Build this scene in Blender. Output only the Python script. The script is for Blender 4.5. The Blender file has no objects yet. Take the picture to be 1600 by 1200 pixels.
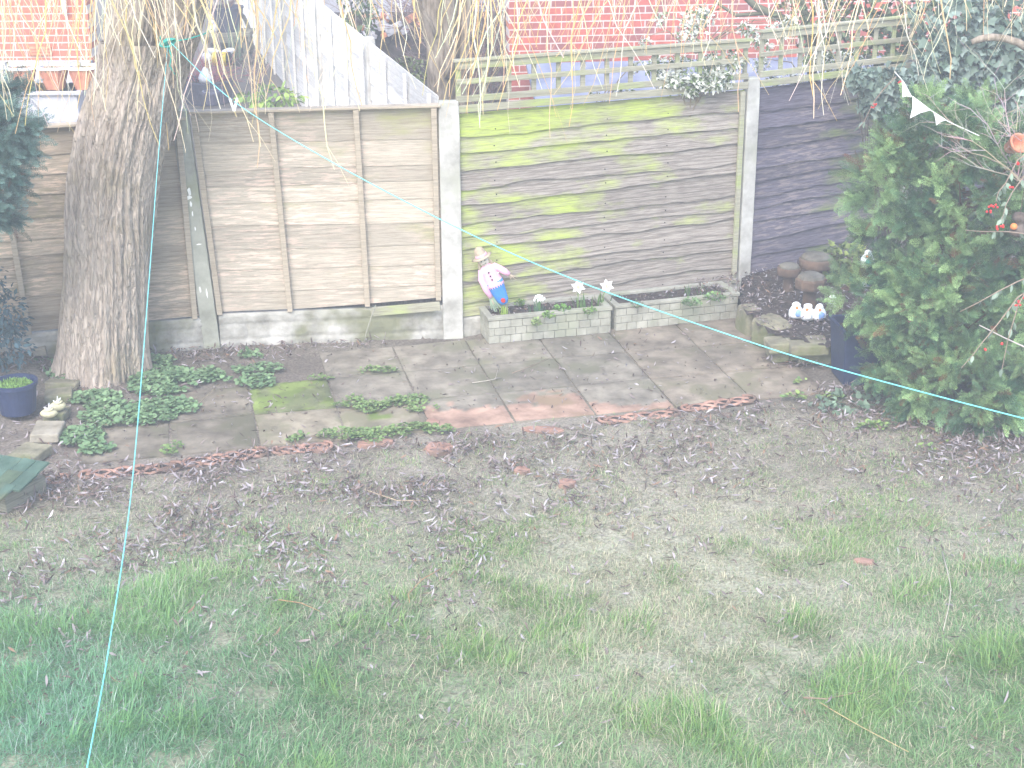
import bpy, math, random
import numpy as np
from math import sin, cos, pi, radians as R
from mathutils import Vector, Matrix
rnd = random.Random(7)
rg = np.random.default_rng(11)
SC = bpy.context.scene
COL = SC.collection

# ------------------------------------------------------------------ camera
F, PITCH, ROLL, H = 2390.0, 0.371, -0.006, 4.203
cd = bpy.data.cameras.new('camera')
cam = bpy.data.objects.new('camera', cd); COL.objects.link(cam)
cam.location = (0, 0, H)
cam.rotation_euler = (Matrix.Rotation(pi/2-PITCH, 3, 'X') @ Matrix.Rotation(ROLL, 3, 'Z')).to_euler()
cd.sensor_width = 36; cd.lens = F/1600*36; cd.clip_start = .05; cd.clip_end = 400
SC.camera = cam
SC.render.resolution_x, SC.render.resolution_y = 1024, 768

# ------------------------------------------------------------------ world, sun, exposure
SUN_EL, SUN_AZ = R(48), R(196)          # azimuth clockwise from +Y (north)
w = bpy.data.worlds.new('World'); SC.world = w; w.use_nodes = True
nt = w.node_tree; bg = nt.nodes['Background']
sky = nt.nodes.new('ShaderNodeTexSky'); sky.sky_type = 'NISHITA'; sky.sun_disc = False
sky.sun_elevation = SUN_EL; sky.sun_rotation = SUN_AZ; sky.air_density = 1.2; sky.dust_density = 2; sky.ozone_density = 1.5
nt.links.new(sky.outputs[0], bg.inputs[0]); bg.inputs[1].default_value = 0.15
sl = bpy.data.lights.new('sun', 'SUN'); sl.energy = 1.5; sl.angle = R(40); sl.color = (1, .97, .93)
so = bpy.data.objects.new('sun', sl); COL.objects.link(so)
sd = Vector((sin(SUN_AZ)*cos(SUN_EL), cos(SUN_AZ)*cos(SUN_EL), sin(SUN_EL)))
so.rotation_euler = sd.to_track_quat('Z', 'Y').to_euler(); so.location = sd*30
SC.view_settings.view_transform = 'Standard'; SC.view_settings.look = 'None'
SC.view_settings.exposure = 1.68; SC.view_settings.gamma = 1; SC.view_settings.use_curve_mapping = False
SC.cycles.use_denoising = True; SC.cycles.max_bounces = 6; SC.cycles.volume_bounces = 1
SC.cycles.transparent_max_bounces = 8

# ------------------------------------------------------------------ helpers
_F = Vector((0, cos(PITCH), -sin(PITCH))); _R0 = Vector((1, 0, 0)); _U0 = _R0.cross(_F)
_RR = cos(ROLL)*_R0+sin(ROLL)*_U0; _UU = -sin(ROLL)*_R0+cos(ROLL)*_U0
def at(px, py, z=None, y=None):
    d = _F+_RR*((px-800)/F)-_UU*((py-600)/F)
    t = (z-H)/d.z if z is not None else y/d.y
    return Vector((0, 0, H))+d*t
def pix(P):
    d = np.asarray(P, float)-np.array([0, 0, H]); zz = d@np.array(_F)
    return 800+F*(d@np.array(_RR))/zz, 600-F*(d@np.array(_UU))/zz
def S(r, g, b):
    f = lambda c: c/12.92/255 if c <= 10 else ((c/255+.055)/1.055)**2.4
    return (f(r), f(g), f(b))
_lat = rg.random((6, 257, 257))
def noise(x, y, k=0):
    x = np.asarray(x, float)+500; y = np.asarray(y, float)+500
    xi = np.floor(x).astype(int); yi = np.floor(y).astype(int); fx = x-xi; fy = y-yi
    fx = fx*fx*(3-2*fx); fy = fy*fy*(3-2*fy); L = _lat[k % 6]; a = xi % 256; b = yi % 256
    return (L[a, b]*(1-fx)+L[a+1, b]*fx)*(1-fy)+(L[a, b+1]*(1-fx)+L[a+1, b+1]*fx)*fy
def fbm(x, y, k=0, o=4):
    x = np.asarray(x, float); y = np.asarray(y, float)
    s = 0; a = .5; t = 0
    for i in range(o):
        s = s+a*noise(x*2**i+i*7.3, y*2**i-i*3.1, k+i); t += a; a *= .5
    return s/t

class MB:
    def __init__(s): s.v = []; s.f = []; s.c = []; s.col = (1, 1, 1)
    def add(s, V, Fs, c=None):
        o = len(s.v); s.v += [tuple(p) for p in V]; s.f += [tuple(i+o for i in f) for f in Fs]
        s.c += list(c) if isinstance(c, list) else [tuple(c or s.col)]*len(V); return s
    def box(s, c, d, M=None, col=None, jit=0):
        x, y, z = [k/2 for k in d]; V = []
        for q in ((-x,-y,-z),(x,-y,-z),(x,y,-z),(-x,y,-z),(-x,-y,z),(x,-y,z),(x,y,z),(-x,y,z)):
            p = Vector([k+rnd.uniform(-jit, jit) for k in q])
            if M is not None: p = M @ p
            V.append(p+Vector(c))
        return s.add(V, [(0,3,2,1),(4,5,6,7),(0,1,5,4),(1,2,6,5),(2,3,7,6),(3,0,4,7)], col)
    def tube(s, P, r, n=8, col=None, cap=True, sq=1):
        P = [Vector(p) for p in P]; r = r if hasattr(r, '__len__') else [r]*len(P); V = []; Fs = []
        up = Vector((0, 0, 1)); prev = None
        for i, p in enumerate(P):
            t = (P[min(i+1, len(P)-1)]-P[max(i-1, 0)]).normalized()
            a = prev if prev is not None else (t.cross(up) if abs(t.z) < .95 else t.cross(Vector((0, 1, 0))))
            a = (a-t*a.dot(t)); a = a.normalized() if a.length > 1e-6 else t.orthogonal().normalized()
            b = t.cross(a); prev = a
            for k in range(n):
                w_ = 2*pi*k/n; V.append(p+(a*cos(w_)+b*sin(w_)*sq)*r[i])
        for i in range(len(P)-1):
            for k in range(n):
                Fs.append((i*n+k, i*n+(k+1) % n, (i+1)*n+(k+1) % n, (i+1)*n+k))
        if cap: Fs += [tuple(range(n))[::-1], tuple((len(P)-1)*n+k for k in range(n))]
        return s.add(V, Fs, col)
    def lathe(s, prof, n=24, c=(0, 0, 0), M=None, col=None, sx=1, sy=1, wob=0):
        V = []; Fs = []; ph = rnd.random()*6
        for r, z in prof:
            for k in range(n):
                a = 2*pi*k/n; rr = r*(1+wob*sin(3*a+ph)+wob*.6*sin(5*a+z*30))
                p = Vector((rr*cos(a)*sx, rr*sin(a)*sy, z))
                if M is not None: p = M @ p
                V.append(p+Vector(c))
        m = len(prof)
        for i in range(m-1):
            for k in range(n): Fs.append((i*n+k, i*n+(k+1) % n, (i+1)*n+(k+1) % n, (i+1)*n+k))
        Fs += [tuple(range(n))[::-1], tuple((m-1)*n+k for k in range(n))]
        return s.add(V, Fs, col)
    def blob(s, c, r, n=12, wob=.08, col=None, M=None):
        V = []; Fs = []; m = n; h = n//2+2; ph = [rnd.random()*6 for _ in range(4)]
        for i in range(h+1):
            t = pi*i/h
            for k in range(m):
                a = 2*pi*k/m; d = Vector((sin(t)*cos(a), sin(t)*sin(a), cos(t)))
                g = 1+wob*(sin(3*d.x+ph[0])+sin(4*d.y+ph[1])+sin(5*d.z+ph[2]))
                p = Vector((d.x*r[0], d.y*r[1], d.z*r[2]))*g
                if M is not None: p = M @ p
                V.append(p+Vector(c))
        for i in range(h):
            for k in range(m): Fs.append((i*m+k, (i+1)*m+k, (i+1)*m+(k+1) % m, i*m+(k+1) % m))
        return s.add(V, Fs, col)
    def build(s, name, mat, parent=None, smooth=False, bevel=0, loc=None):
        me = bpy.data.meshes.new(name); me.from_pydata(s.v, [], s.f); me.update()
        a = me.color_attributes.new('Col', 'FLOAT_COLOR', 'POINT')
        a.data.foreach_set('color', np.array([(*c, 1) for c in s.c], np.float32).ravel())
        o = bpy.data.objects.new(name, me); COL.objects.link(o); me.materials.append(mat)
        if parent is not None: o.parent = parent
        if loc is not None: o.location = loc
        if smooth: me.polygons.foreach_set('use_smooth', [True]*len(me.polygons))
        if bevel:
            b = o.modifiers.new('bevel', 'BEVEL'); b.width = bevel; b.segments = 2; b.limit_method = 'ANGLE'
        return o
def npmesh(name, V, Fq, mat, parent=None, C=None, smooth=False):
    """V (n,3), Fq (m,k) equal sized polygons"""
    me = bpy.data.meshes.new(name); n, (m, k) = len(V), Fq.shape
    me.vertices.add(n); me.vertices.foreach_set('co', np.asarray(V, np.float32).ravel())
    me.loops.add(m*k); me.loops.foreach_set('vertex_index', Fq.astype(np.int32).ravel())
    me.polygons.add(m); me.polygons.foreach_set('loop_start', np.arange(0, m*k, k, dtype=np.int32))
    me.polygons.foreach_set('loop_total', np.full(m, k, np.int32))
    if smooth: me.polygons.foreach_set('use_smooth', np.ones(m, bool))
    me.update(calc_edges=True)
    if C is not None:
        a = me.color_attributes.new('Col', 'FLOAT_COLOR', 'POINT')
        a.data.foreach_set('color', np.c_[C, np.ones(n)].astype(np.float32).ravel())
    me.materials.append(mat)
    o = bpy.data.objects.new(name, me); COL.objects.link(o)
    if parent is not None: o.parent = parent
    return o
def strips(P, ang, L, W, lift, bend, n, shape, col, roll=0):
    """ribbons: P (N,3) bases, heading ang, length, width, start elevation, bend, n segments, shape(t) width factor"""
    N = len(P); D = np.c_[np.cos(ang), np.sin(ang), np.zeros(N)]; Sd = np.c_[-np.sin(ang), np.cos(ang), np.zeros(N)]
    roll = np.broadcast_to(roll, (N,)); c = P.copy(); out = []; cc = []
    for k in range(n+1):
        t = k/n; th = lift-bend*t; wd = (W*shape(t)/2)[:, None]
        sv = Sd*np.cos(roll)[:, None]+np.array([0, 0, 1])*np.sin(roll)[:, None]
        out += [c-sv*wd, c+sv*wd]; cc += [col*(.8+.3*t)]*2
        c = c+(L/n)[:, None]*(D*np.cos(th)[:, None]+np.array([0, 0, 1])*np.sin(th)[:, None])
    V = np.stack(out, 1).reshape(-1, 3); C = np.stack(cc, 1).reshape(-1, 3)
    b = np.arange(N)[:, None, None]*(2*n+2); k = (np.arange(n)*2)[None, :, None]
    return V, (b+k+np.array([0, 1, 3, 2])[None, None, :]).reshape(-1, 4), C
def inst(TV, TF, TC, P, X, Y, Z, s, col):
    """copies of template (TV,TF,TC) with frames X,Y,Z (N,3), scale s, colour col"""
    N = len(P); n = len(TV)
    V = P[:, None]+s[:, None, None]*(TV[None, :, :1]*X[:, None]+TV[None, :, 1:2]*Y[:, None]+TV[None, :, 2:]*Z[:, None])
    Fq = TF[None]+(np.arange(N)*n)[:, None, None]
    return V.reshape(-1, 3), Fq.reshape(-1, TF.shape[1]), (TC[None]*col[:, None]).reshape(-1, 3)
def frames(D, spin=None):
    """orthonormal frames with X along D; Z as near up as possible, rolled by spin"""
    D = D/np.linalg.norm(D, axis=1)[:, None]; U = np.tile([0, 0, 1.], (len(D), 1))+rg.normal(0, .05, (len(D), 3))
    Y = np.cross(U, D); Y /= np.linalg.norm(Y, axis=1)[:, None]; Z = np.cross(D, Y)
    if spin is not None:
        c, s_ = np.cos(spin)[:, None], np.sin(spin)[:, None]; Y, Z = Y*c+Z*s_, Z*c-Y*s_
    return D, Y, Z
def cat(parts):
    o = 0; V = []; Fq = []; C = []
    for v, f, c in parts: V.append(v); Fq.append(f+o); C.append(c); o += len(v)
    return np.concatenate(V), np.concatenate(Fq), np.concatenate(C)
def tag(o, label, cat_, group=None, kind=None):
    if label: o['label'] = label
    if cat_: o['category'] = cat_
    if group: o['group'] = group
    if kind: o['kind'] = kind
    return o
def struct(o): o['kind'] = 'structure'; return o
def thing(name, label, cat_, loc=(0, 0, 0), rz=0, group=None):
    o = bpy.data.objects.new(name, None); COL.objects.link(o); o.empty_display_size = .1
    o.location = loc; o.rotation_euler = (0, 0, rz); return tag(o, label, cat_, group)

# ------------------------------------------------------------------ materials
def newmat(name, rough=.8):
    m = bpy.data.materials.new(name); m.use_nodes = True; n = m.node_tree.nodes; b = n['Principled BSDF']
    b.inputs['Roughness'].default_value = rough; b.inputs['Specular IOR Level'].default_value = .25
    return m, m.node_tree, b
def N_(nt, t, **k):
    x = nt.nodes.new('ShaderNode'+t)
    for a, v in k.items():
        if a in x.inputs.keys(): x.inputs[a].default_value = v
        else: setattr(x, a, v)
    return x
def mapped(nt, sc=(1, 1, 1)):
    tc = N_(nt, 'TexCoord'); mp = N_(nt, 'Mapping'); mp.inputs['Scale'].default_value = sc
    nt.links.new(tc.outputs['Object'], mp.inputs[0]); return mp.outputs[0]
def nz(nt, vec, scale, detail=5, rough=.6):
    x = N_(nt, 'TexNoise', Scale=scale, Detail=detail, Roughness=rough); nt.links.new(vec, x.inputs['Vector']); return x.outputs['Fac']
def ramp(nt, fac, stops):
    r = N_(nt, 'ValToRGB'); e = r.color_ramp.elements
    while len(e) < len(stops): e.new(.5)
    for i, (p, c) in enumerate(stops):
        e[i].position = p; e[i].color = (*c, 1) if hasattr(c, '__len__') else (c, c, c, 1)
    nt.links.new(fac, r.inputs[0]); return r.outputs[0]
def mix(nt, fac, a, b, mode='MIX'):
    x = N_(nt, 'Mix', data_type='RGBA', blend_type=mode)
    for s_, v in ((0, fac), (6, a), (7, b)):
        if hasattr(v, 'is_linked'): nt.links.new(v, x.inputs[s_])
        else: x.inputs[s_].default_value = v if s_ == 0 else (*v, 1)
    return x.outputs[2]
def bump(nt, b, h, strength=.3, dist=.01):
    x = N_(nt, 'Bump', Strength=strength, Distance=dist); nt.links.new(h, x.inputs['Height']); nt.links.new(x.outputs[0], b.inputs['Normal'])
def m_noise(name, c1, c2, scale=8, rough=.85, c3=None, bs=.3, bd=.006, st=(1, 1, 1), usecol=False, lo=.35, hi=.65):
    m, nt, b = newmat(name, rough); v = mapped(nt, st); n = nz(nt, v, scale, 7)
    c = ramp(nt, n, [(lo, c1), (hi, c2)])
    if c3 is not None:
        n2 = nz(nt, v, scale*.35, 4); c = mix(nt, ramp(nt, n2, [(.52, 0.), (.62, 1.)]), c, c3)
    if usecol:
        a = N_(nt, 'Attribute', attribute_name='Col'); c = mix(nt, 1., c, a.outputs['Color'], 'MULTIPLY')
    nt.links.new(c, b.inputs['Base Color']); n3 = nz(nt, v, scale*6, 5, .7)
    bump(nt, b, n3, bs, bd); return m
def m_plain(name, c, rough=.6, var=.12, scale=25):
    return m_noise(name, tuple(k*(1-var) for k in c), tuple(min(1, k*(1+var)) for k in c), scale, rough, bs=.12, bd=.003)
def m_vcol(name, rough=.7, trans=0, var=.25, scale=30):
    m, nt, b = newmat(name, rough); a = N_(nt, 'Attribute', attribute_name='Col'); v = mapped(nt)
    c = mix(nt, 1., a.outputs['Color'], ramp(nt, nz(nt, v, scale, 3), [(.3, 1-var), (.7, 1.)]), 'MULTIPLY')
    nt.links.new(c, b.inputs['Base Color'])
    if trans:
        t = N_(nt, 'BsdfTranslucent'); nt.links.new(c, t.inputs[0]); ms = N_(nt, 'MixShader'); ms.inputs[0].default_value = trans
        nt.links.new(b.outputs[0], ms.inputs[1]); nt.links.new(t.outputs[0], ms.inputs[2])
        nt.links.new(ms.outputs[0], nt.nodes['Material Output'].inputs[0])
    return m
def m_wood(name, dark, light, peel=None, moss=None, mosscol=S(150, 185, 70), mx=None, seed=0, wav=.2, mzr=(.3, 1.75)):
    """weathered board: x runs along the grain. moss = threshold; mx = (x0, x1) world-local moss falls off"""
    m, nt, b = newmat(name, .9); tc = N_(nt, 'TexCoord'); L = nt.links
    at_ = N_(nt, 'Attribute', attribute_name='Col')
    off = N_(nt, 'VectorMath', operation='MULTIPLY_ADD'); off.inputs[1].default_value = (3.1, 2.2, 1.7); off.inputs[2].default_value = (seed, 0, seed*.7)
    sep = N_(nt, 'SeparateColor'); L.new(at_.outputs['Color'], sep.inputs[0])
    cmb = N_(nt, 'CombineXYZ')
    mu = N_(nt, 'Math', operation='MULTIPLY'); L.new(sep.outputs[1], mu.inputs[0]); mu.inputs[1].default_value = 40
    L.new(mu.outputs[0], cmb.inputs[1])
    ad = N_(nt, 'VectorMath', operation='ADD'); L.new(tc.outputs['Object'], ad.inputs[0]); L.new(cmb.outputs[0], ad.inputs[1])
    mp = N_(nt, 'Mapping'); mp.inputs['Scale'].default_value = (1, 1, 9); L.new(ad.outputs[0], mp.inputs[0])
    mp2 = N_(nt, 'Mapping'); mp2.inputs['Scale'].default_value = (1.6, 1, 34); L.new(ad.outputs[0], mp2.inputs[0])
    grain = nz(nt, mp2.outputs[0], 4, 8, .7)
    wv = N_(nt, 'TexWave', Scale=.8, Distortion=13., Detail=3., wave_type='BANDS', bands_direction='Z'); wv.inputs['Detail Scale'].default_value = .8
    L.new(mp.outputs[0], wv.inputs['Vector'])
    c = ramp(nt, grain, [(.3, dark), (.68, light)])
    c = mix(nt, ramp(nt, wv.outputs['Fac'], [(.0, wav), (.3, 0.)]), c, tuple(k*.62 for k in dark))
    if peel is not None:
        mp3 = N_(nt, 'Mapping'); mp3.inputs['Scale'].default_value = (2.2, 1, 17); L.new(ad.outputs[0], mp3.inputs[0])
        pn = nz(nt, mp3.outputs[0], 2.6, 6, .65); big = nz(nt, tc.outputs['Object'], .9, 2)
        f1 = ramp(nt, pn, [(.5, 0.), (.6, .75)]); f2 = ramp(nt, big, [(.4, 0.), (.55, 1.)])
        c = mix(nt, mix(nt, 1., f1, f2, 'MULTIPLY'), c, peel)
    k = mix(nt, 1., c, (1, 1, 1), 'MULTIPLY')
    bw = N_(nt, 'CombineColor');
    for i in range(3): L.new(sep.outputs[0], bw.inputs[i])
    c = mix(nt, 1., k, bw.outputs[0], 'MULTIPLY')
    if moss is not None:
        mp4 = N_(nt, 'Mapping'); mp4.inputs['Scale'].default_value = (1.1, 1, 2.6); L.new(ad.outputs[0], mp4.inputs[0])
        mn = nz(nt, mp4.outputs[0], 1.5, 5, .6); sx = N_(nt, 'SeparateXYZ'); L.new(tc.outputs['Object'], sx.inputs[0])
        if mx:
            mr = N_(nt, 'MapRange'); mr.inputs[1].default_value = mx[0]; mr.inputs[2].default_value = mx[1]
            mr.inputs[3].default_value = mx[2]; mr.inputs[4].default_value = mx[3]; L.new(sx.outputs[0], mr.inputs[0])
            mz = N_(nt, 'MapRange'); mz.inputs[1].default_value = mzr[0]; mz.inputs[2].default_value = mzr[1]
            mz.inputs[3].default_value = mx[4]; mz.inputs[4].default_value = mx[5]; L.new(sx.outputs[2], mz.inputs[0])
            a1 = N_(nt, 'Math', operation='ADD'); L.new(mn, a1.inputs[0]); L.new(mr.outputs[0], a1.inputs[1])
            a2 = N_(nt, 'Math', operation='ADD'); L.new(a1.outputs[0], a2.inputs[0]); L.new(mz.outputs[0], a2.inputs[1]); mn = a2.outputs[0]
        fm = ramp(nt, mn, [(moss-.03, 0.), (moss+.16, .85)])
        fine = ramp(nt, grain, [(.28, .15), (.6, 1.)])
        c = mix(nt, mix(nt, 1., fm, fine, 'MULTIPLY'), c, mosscol)
    L.new(c, b.inputs['Base Color']); bump(nt, b, grain, .45, .006); return m
def m_brick(name, c1, c2, mortar, bw=.235, bh=.078):
    m, nt, b = newmat(name, .9); tc = N_(nt, 'TexCoord'); sx = N_(nt, 'SeparateXYZ'); cb = N_(nt, 'CombineXYZ')
    nt.links.new(tc.outputs['Object'], sx.inputs[0]); nt.links.new(sx.outputs[0], cb.inputs[0]); nt.links.new(sx.outputs[2], cb.inputs[1])
    br = N_(nt, 'TexBrick', Scale=1.); br.inputs['Brick Width'].default_value = bw; br.inputs['Row Height'].default_value = bh
    br.inputs['Mortar Size'].default_value = .007; br.inputs['Mortar Smooth'].default_value = .15; br.inputs['Bias'].default_value = -.15
    br.inputs['Color1'].default_value = (*c1, 1); br.inputs['Color2'].default_value = (*c2, 1); br.inputs['Mortar'].default_value = (*mortar, 1)
    nt.links.new(cb.outputs[0], br.inputs['Vector'])
    c = mix(nt, 1., br.outputs['Color'], ramp(nt, nz(nt, mapped(nt), 9, 6), [(.3, .7), (.65, 1.)]), 'MULTIPLY')
    nt.links.new(c, b.inputs['Base Color']); bump(nt, b, br.outputs['Fac'], -.5, .01); return m

M = {}
M['ab'] = m_wood('fence_wood_tan', S(152, 141, 126), S(200, 189, 172), peel=S(226, 200, 184), moss=.62, mosscol=S(150, 152, 90), mx=(0, 2, -.06, .05, -.05, .06))
M['d'] = m_wood('fence_wood_brown', S(128, 117, 102), S(178, 164, 145), peel=S(208, 184, 163), moss=.6, mosscol=S(112, 112, 66), mx=(0, 2, .02, .0, -.08, .06), seed=5)
M['bc'] = m_wood('fence_wood_grey', S(98, 89, 81), S(190, 180, 170), moss=.535, mosscol=S(178, 198, 78), mx=(0, 2.4, .10, -.09, -.01, .17), seed=9, wav=.38, mzr=(1.25, 1.72))
M['ce'] = m_wood('fence_wood_dark', S(58, 54, 66), S(120, 113, 126), peel=S(146, 134, 130), moss=.62, mosscol=S(118, 138, 55), mx=(0, 1.5, -.2, .24, -.02, .04), seed=14)
M['side'] = m_wood('fence_wood_silver', S(200, 195, 186), S(246, 243, 237), seed=20)
M['trellis'] = m_wood('trellis_wood', S(132, 128, 110), S(180, 176, 156), moss=.54, mosscol=S(160, 182, 80), seed=3)
M['batten'] = m_wood('batten_wood', S(140, 129, 114), S(184, 171, 152), seed=2)
M['post'] = m_noise('concrete_pale', S(150, 147, 140), S(200, 198, 192), 5, .9, c3=S(172, 172, 158), bs=.5, bd=.006)
M['postA'] = m_noise('concrete_mossy', S(136, 136, 124), S(174, 174, 162), 5, .9, c3=S(140, 144, 116), bs=.4)
M['paint'] = m_plain('dripped_white_paint', S(232, 232, 228), .6)
M['gravelboard'] = m_noise('gravel_board_stone', S(120, 116, 106), S(190, 187, 180), 3.5, .9, c3=S(120, 120, 96), bs=.6, bd=.01)
M['slab'] = m_noise('slab_concrete', S(106, 99, 90), S(148, 140, 128), 5.5, .85, c3=S(114, 111, 94), bs=.35, bd=.004, usecol=True)
M['trough'] = m_noise('trough_stone', S(136, 134, 122), S(172, 170, 158), 7, .9, c3=S(146, 147, 130), bs=.5, bd=.004, usecol=True)
M['ground'] = m_vcol('ground_soil', .95, var=.6, scale=55)
M['soil'] = m_noise('soil', S(52, 44, 42), S(96, 84, 78), 18, 1, c3=S(78, 68, 60), bs=1, bd=.02)
M['grass'] = m_vcol('grass', .6, trans=.3, var=.1)
M['leaf'] = m_vcol('leaf', .5, trans=.12, var=.2)
M['litter'] = m_vcol('dead_leaf', .6, trans=.1, var=.15)
M['twig'] = m_vcol('twig', .6, var=.2)
def m_bark():
    m, nt, b = newmat('bark', .95); v = mapped(nt, (1, 1, .2)); vo = N_(nt, 'TexVoronoi', feature='DISTANCE_TO_EDGE', Scale=34.); ds = nz(nt, v, 14, 4); vm = N_(nt, 'VectorMath', operation='MULTIPLY_ADD')
    nt.links.new(ds, vm.inputs[0]); vm.inputs[1].default_value = (.11, .11, .11); nt.links.new(v, vm.inputs[2]); nt.links.new(vm.outputs[0], vo.inputs['Vector'])
    c = ramp(nt, nz(nt, v, 22, 7, .7), [(.3, S(166, 152, 139)), (.7, S(204, 190, 176))]); c = mix(nt, ramp(nt, nz(nt, mapped(nt), 2.2, 4), [(.5, 0.), (.65, .6)]), c, S(146, 134, 104))
    f = ramp(nt, vo.outputs[0], [(.0, .5), (.2, 1.)]); c = mix(nt, f, S(142, 128, 117), c); nt.links.new(c, b.inputs['Base Color'])
    h = mix(nt, .35, f, nz(nt, v, 60, 5, .7)); bump(nt, b, h, 1., .02); return m
M['bark'] = m_bark()
M['bark2'] = m_noise('grey_bark', S(110, 98, 84), S(170, 156, 140), 12, .95, bs=.8, bd=.01, st=(2, 2, .5))
M['stone'] = m_noise('mossy_stone', S(104, 100, 84), S(148, 142, 120), 6, .9, c3=S(112, 114, 82), bs=.7, bd=.012)
M['stone2'] = m_noise('pale_stone', S(124, 118, 104), S(160, 152, 138), 6, .9, bs=.6, bd=.01)
M['terra'] = m_noise('terracotta', S(176, 110, 84), S(208, 146, 118), 9, .8, bs=.3, usecol=False)
M['terra_old'] = m_noise('old_terracotta', S(76, 62, 54), S(112, 92, 78), 8, .9, c3=S(120, 104, 88), bs=.5)
M['slate'] = m_noise('grey_mushroom_cap', S(84, 80, 74), S(120, 116, 106), 9, .85, c3=S(120, 112, 92), bs=.4)
M['tile'] = m_noise('edging_terracotta', S(124, 96, 84), S(176, 138, 122), 7, .9, c3=S(112, 94, 84), bs=.5)
M['plastic'] = m_plain('dark_blue_plastic', S(42, 52, 82), .45)
M['plastic_g'] = m_plain('dark_grey_plastic', S(78, 78, 94), .5)
M['white'] = m_plain('white_glaze', S(235, 238, 242), .35, .05)
M['cream'] = m_plain('cream_stone', S(178, 172, 142), .8)
M['line'] = m_plain('turquoise_cord', S(120, 206, 206), .5, .12)
M['line2'] = m_plain('teal_cord', S(60, 165, 150), .6, .1)
M['cloth_w'] = m_plain('white_cloth', S(240, 240, 242), .8, .03)
M['green_tile'] = m_noise('green_shingle', S(54, 76, 66), S(80, 102, 90), 6, .8, c3=S(88, 94, 70), bs=.4, usecol=True)
M['brickR'] = m_brick('brick_red', S(192, 102, 88), S(146, 96, 96), S(212, 196, 188))
M['brickL'] = m_brick('brick_orange', S(204, 116, 92), S(178, 112, 96), S(212, 196, 188))
M['render'] = m_noise('white_render', S(160, 160, 168), S(196, 196, 204), 3, .9)
M['shed'] = m_noise('slate_blue_felt', S(104, 112, 136), S(136, 144, 166), 2.5, .8, bs=.2)
M['rooft'] = m_noise('roof_tile', S(96, 74, 66), S(124, 92, 80), 6, .9)
M['pink'] = m_plain('pink_felt', S(234, 178, 206), .9)
M['blue'] = m_plain('blue_felt', S(58, 130, 205), .9)
M['straw'] = m_plain('straw_hessian', S(176, 160, 140), .95)
M['strawpale'] = m_plain('pale_hessian', S(214, 206, 190), .95)
M['sage'] = m_plain('sage_green_cloth', S(140, 158, 134), .95)
M['black'] = m_plain('black', S(24, 22, 26), .5)
M['red'] = m_plain('berry_red', S(206, 52, 50), .35)
M['orange'] = m_plain('orange', S(216, 128, 70), .6)
M['yellow'] = m_plain('yellow', S(226, 206, 70), .6)
M['bluegl'] = m_plain('pale_blue_glaze', S(128, 160, 214), .4)
M['teal'] = m_plain('teal_glaze', S(42, 140, 132), .4)
M['bark_dark'] = m_noise('cone_scale', S(86, 74, 68), S(140, 126, 116), 14, .9, bs=1, bd=.02)
M['shelf'] = m_wood('shelf_wood', S(110, 106, 92), S(150, 146, 130), seed=8)

# ------------------------------------------------------------------ layout points
A = at(332, 540, z=0); B = at(708, 524, z=0); Cc = at(1158, 452, z=.06)
dCE = Vector((cos(R(30)), sin(R(30)), 0)); E_ = Cc+dCE*1.85; G_ = E_+dCE*1.9
Ld = A-Vector((cos(R(16)), sin(R(16)), 0))*1.95; Lf = Ld-Vector((cos(R(16)), sin(R(16)), 0))*1.9
A.z = B.z = Cc.z = 0
def fline(x):
    """fence line y at x"""
    xs = [-12, Lf.x, Ld.x, A.x, B.x, Cc.x, E_.x, G_.x, 14]; ys = [9, Lf.y, Ld.y, A.y, B.y, Cc.y, E_.y, G_.y, 20]
    return np.interp(x, xs, ys)
# slab grid
SA = .228; SO = Vector((-2.004, 10.82, 0)); SW = .6
def slabpt(i, j):      # i to the right, j toward the camera
    return SO+Vector((cos(SA)*i*SW+sin(SA)*j*SW, sin(SA)*i*SW-cos(SA)*j*SW, 0))
slabs = [(i, -1) for i in range(1, 8)]+[(i, 0) for i in range(-1, 8)]+[(i, 1) for i in range(-2, 7)]
def inslab(x, y):
    dx = x-SO.x; dy = y-SO.y; i = np.floor((dx*cos(SA)+dy*sin(SA))/SW).astype(int); j = np.floor(-(-dx*sin(SA)+dy*cos(SA))/SW).astype(int)
    r = np.zeros(np.shape(x), bool)
    for a, b in slabs: r |= (i == a) & (j == b)
    return r
bedR = [at(1150, 478, z=.2), at(1168, 497, z=.2), at(1205, 528, z=.2), at(1300, 545, z=.2), at(1420, 560, z=.2), at(1700, 600, z=.2)]

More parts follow.
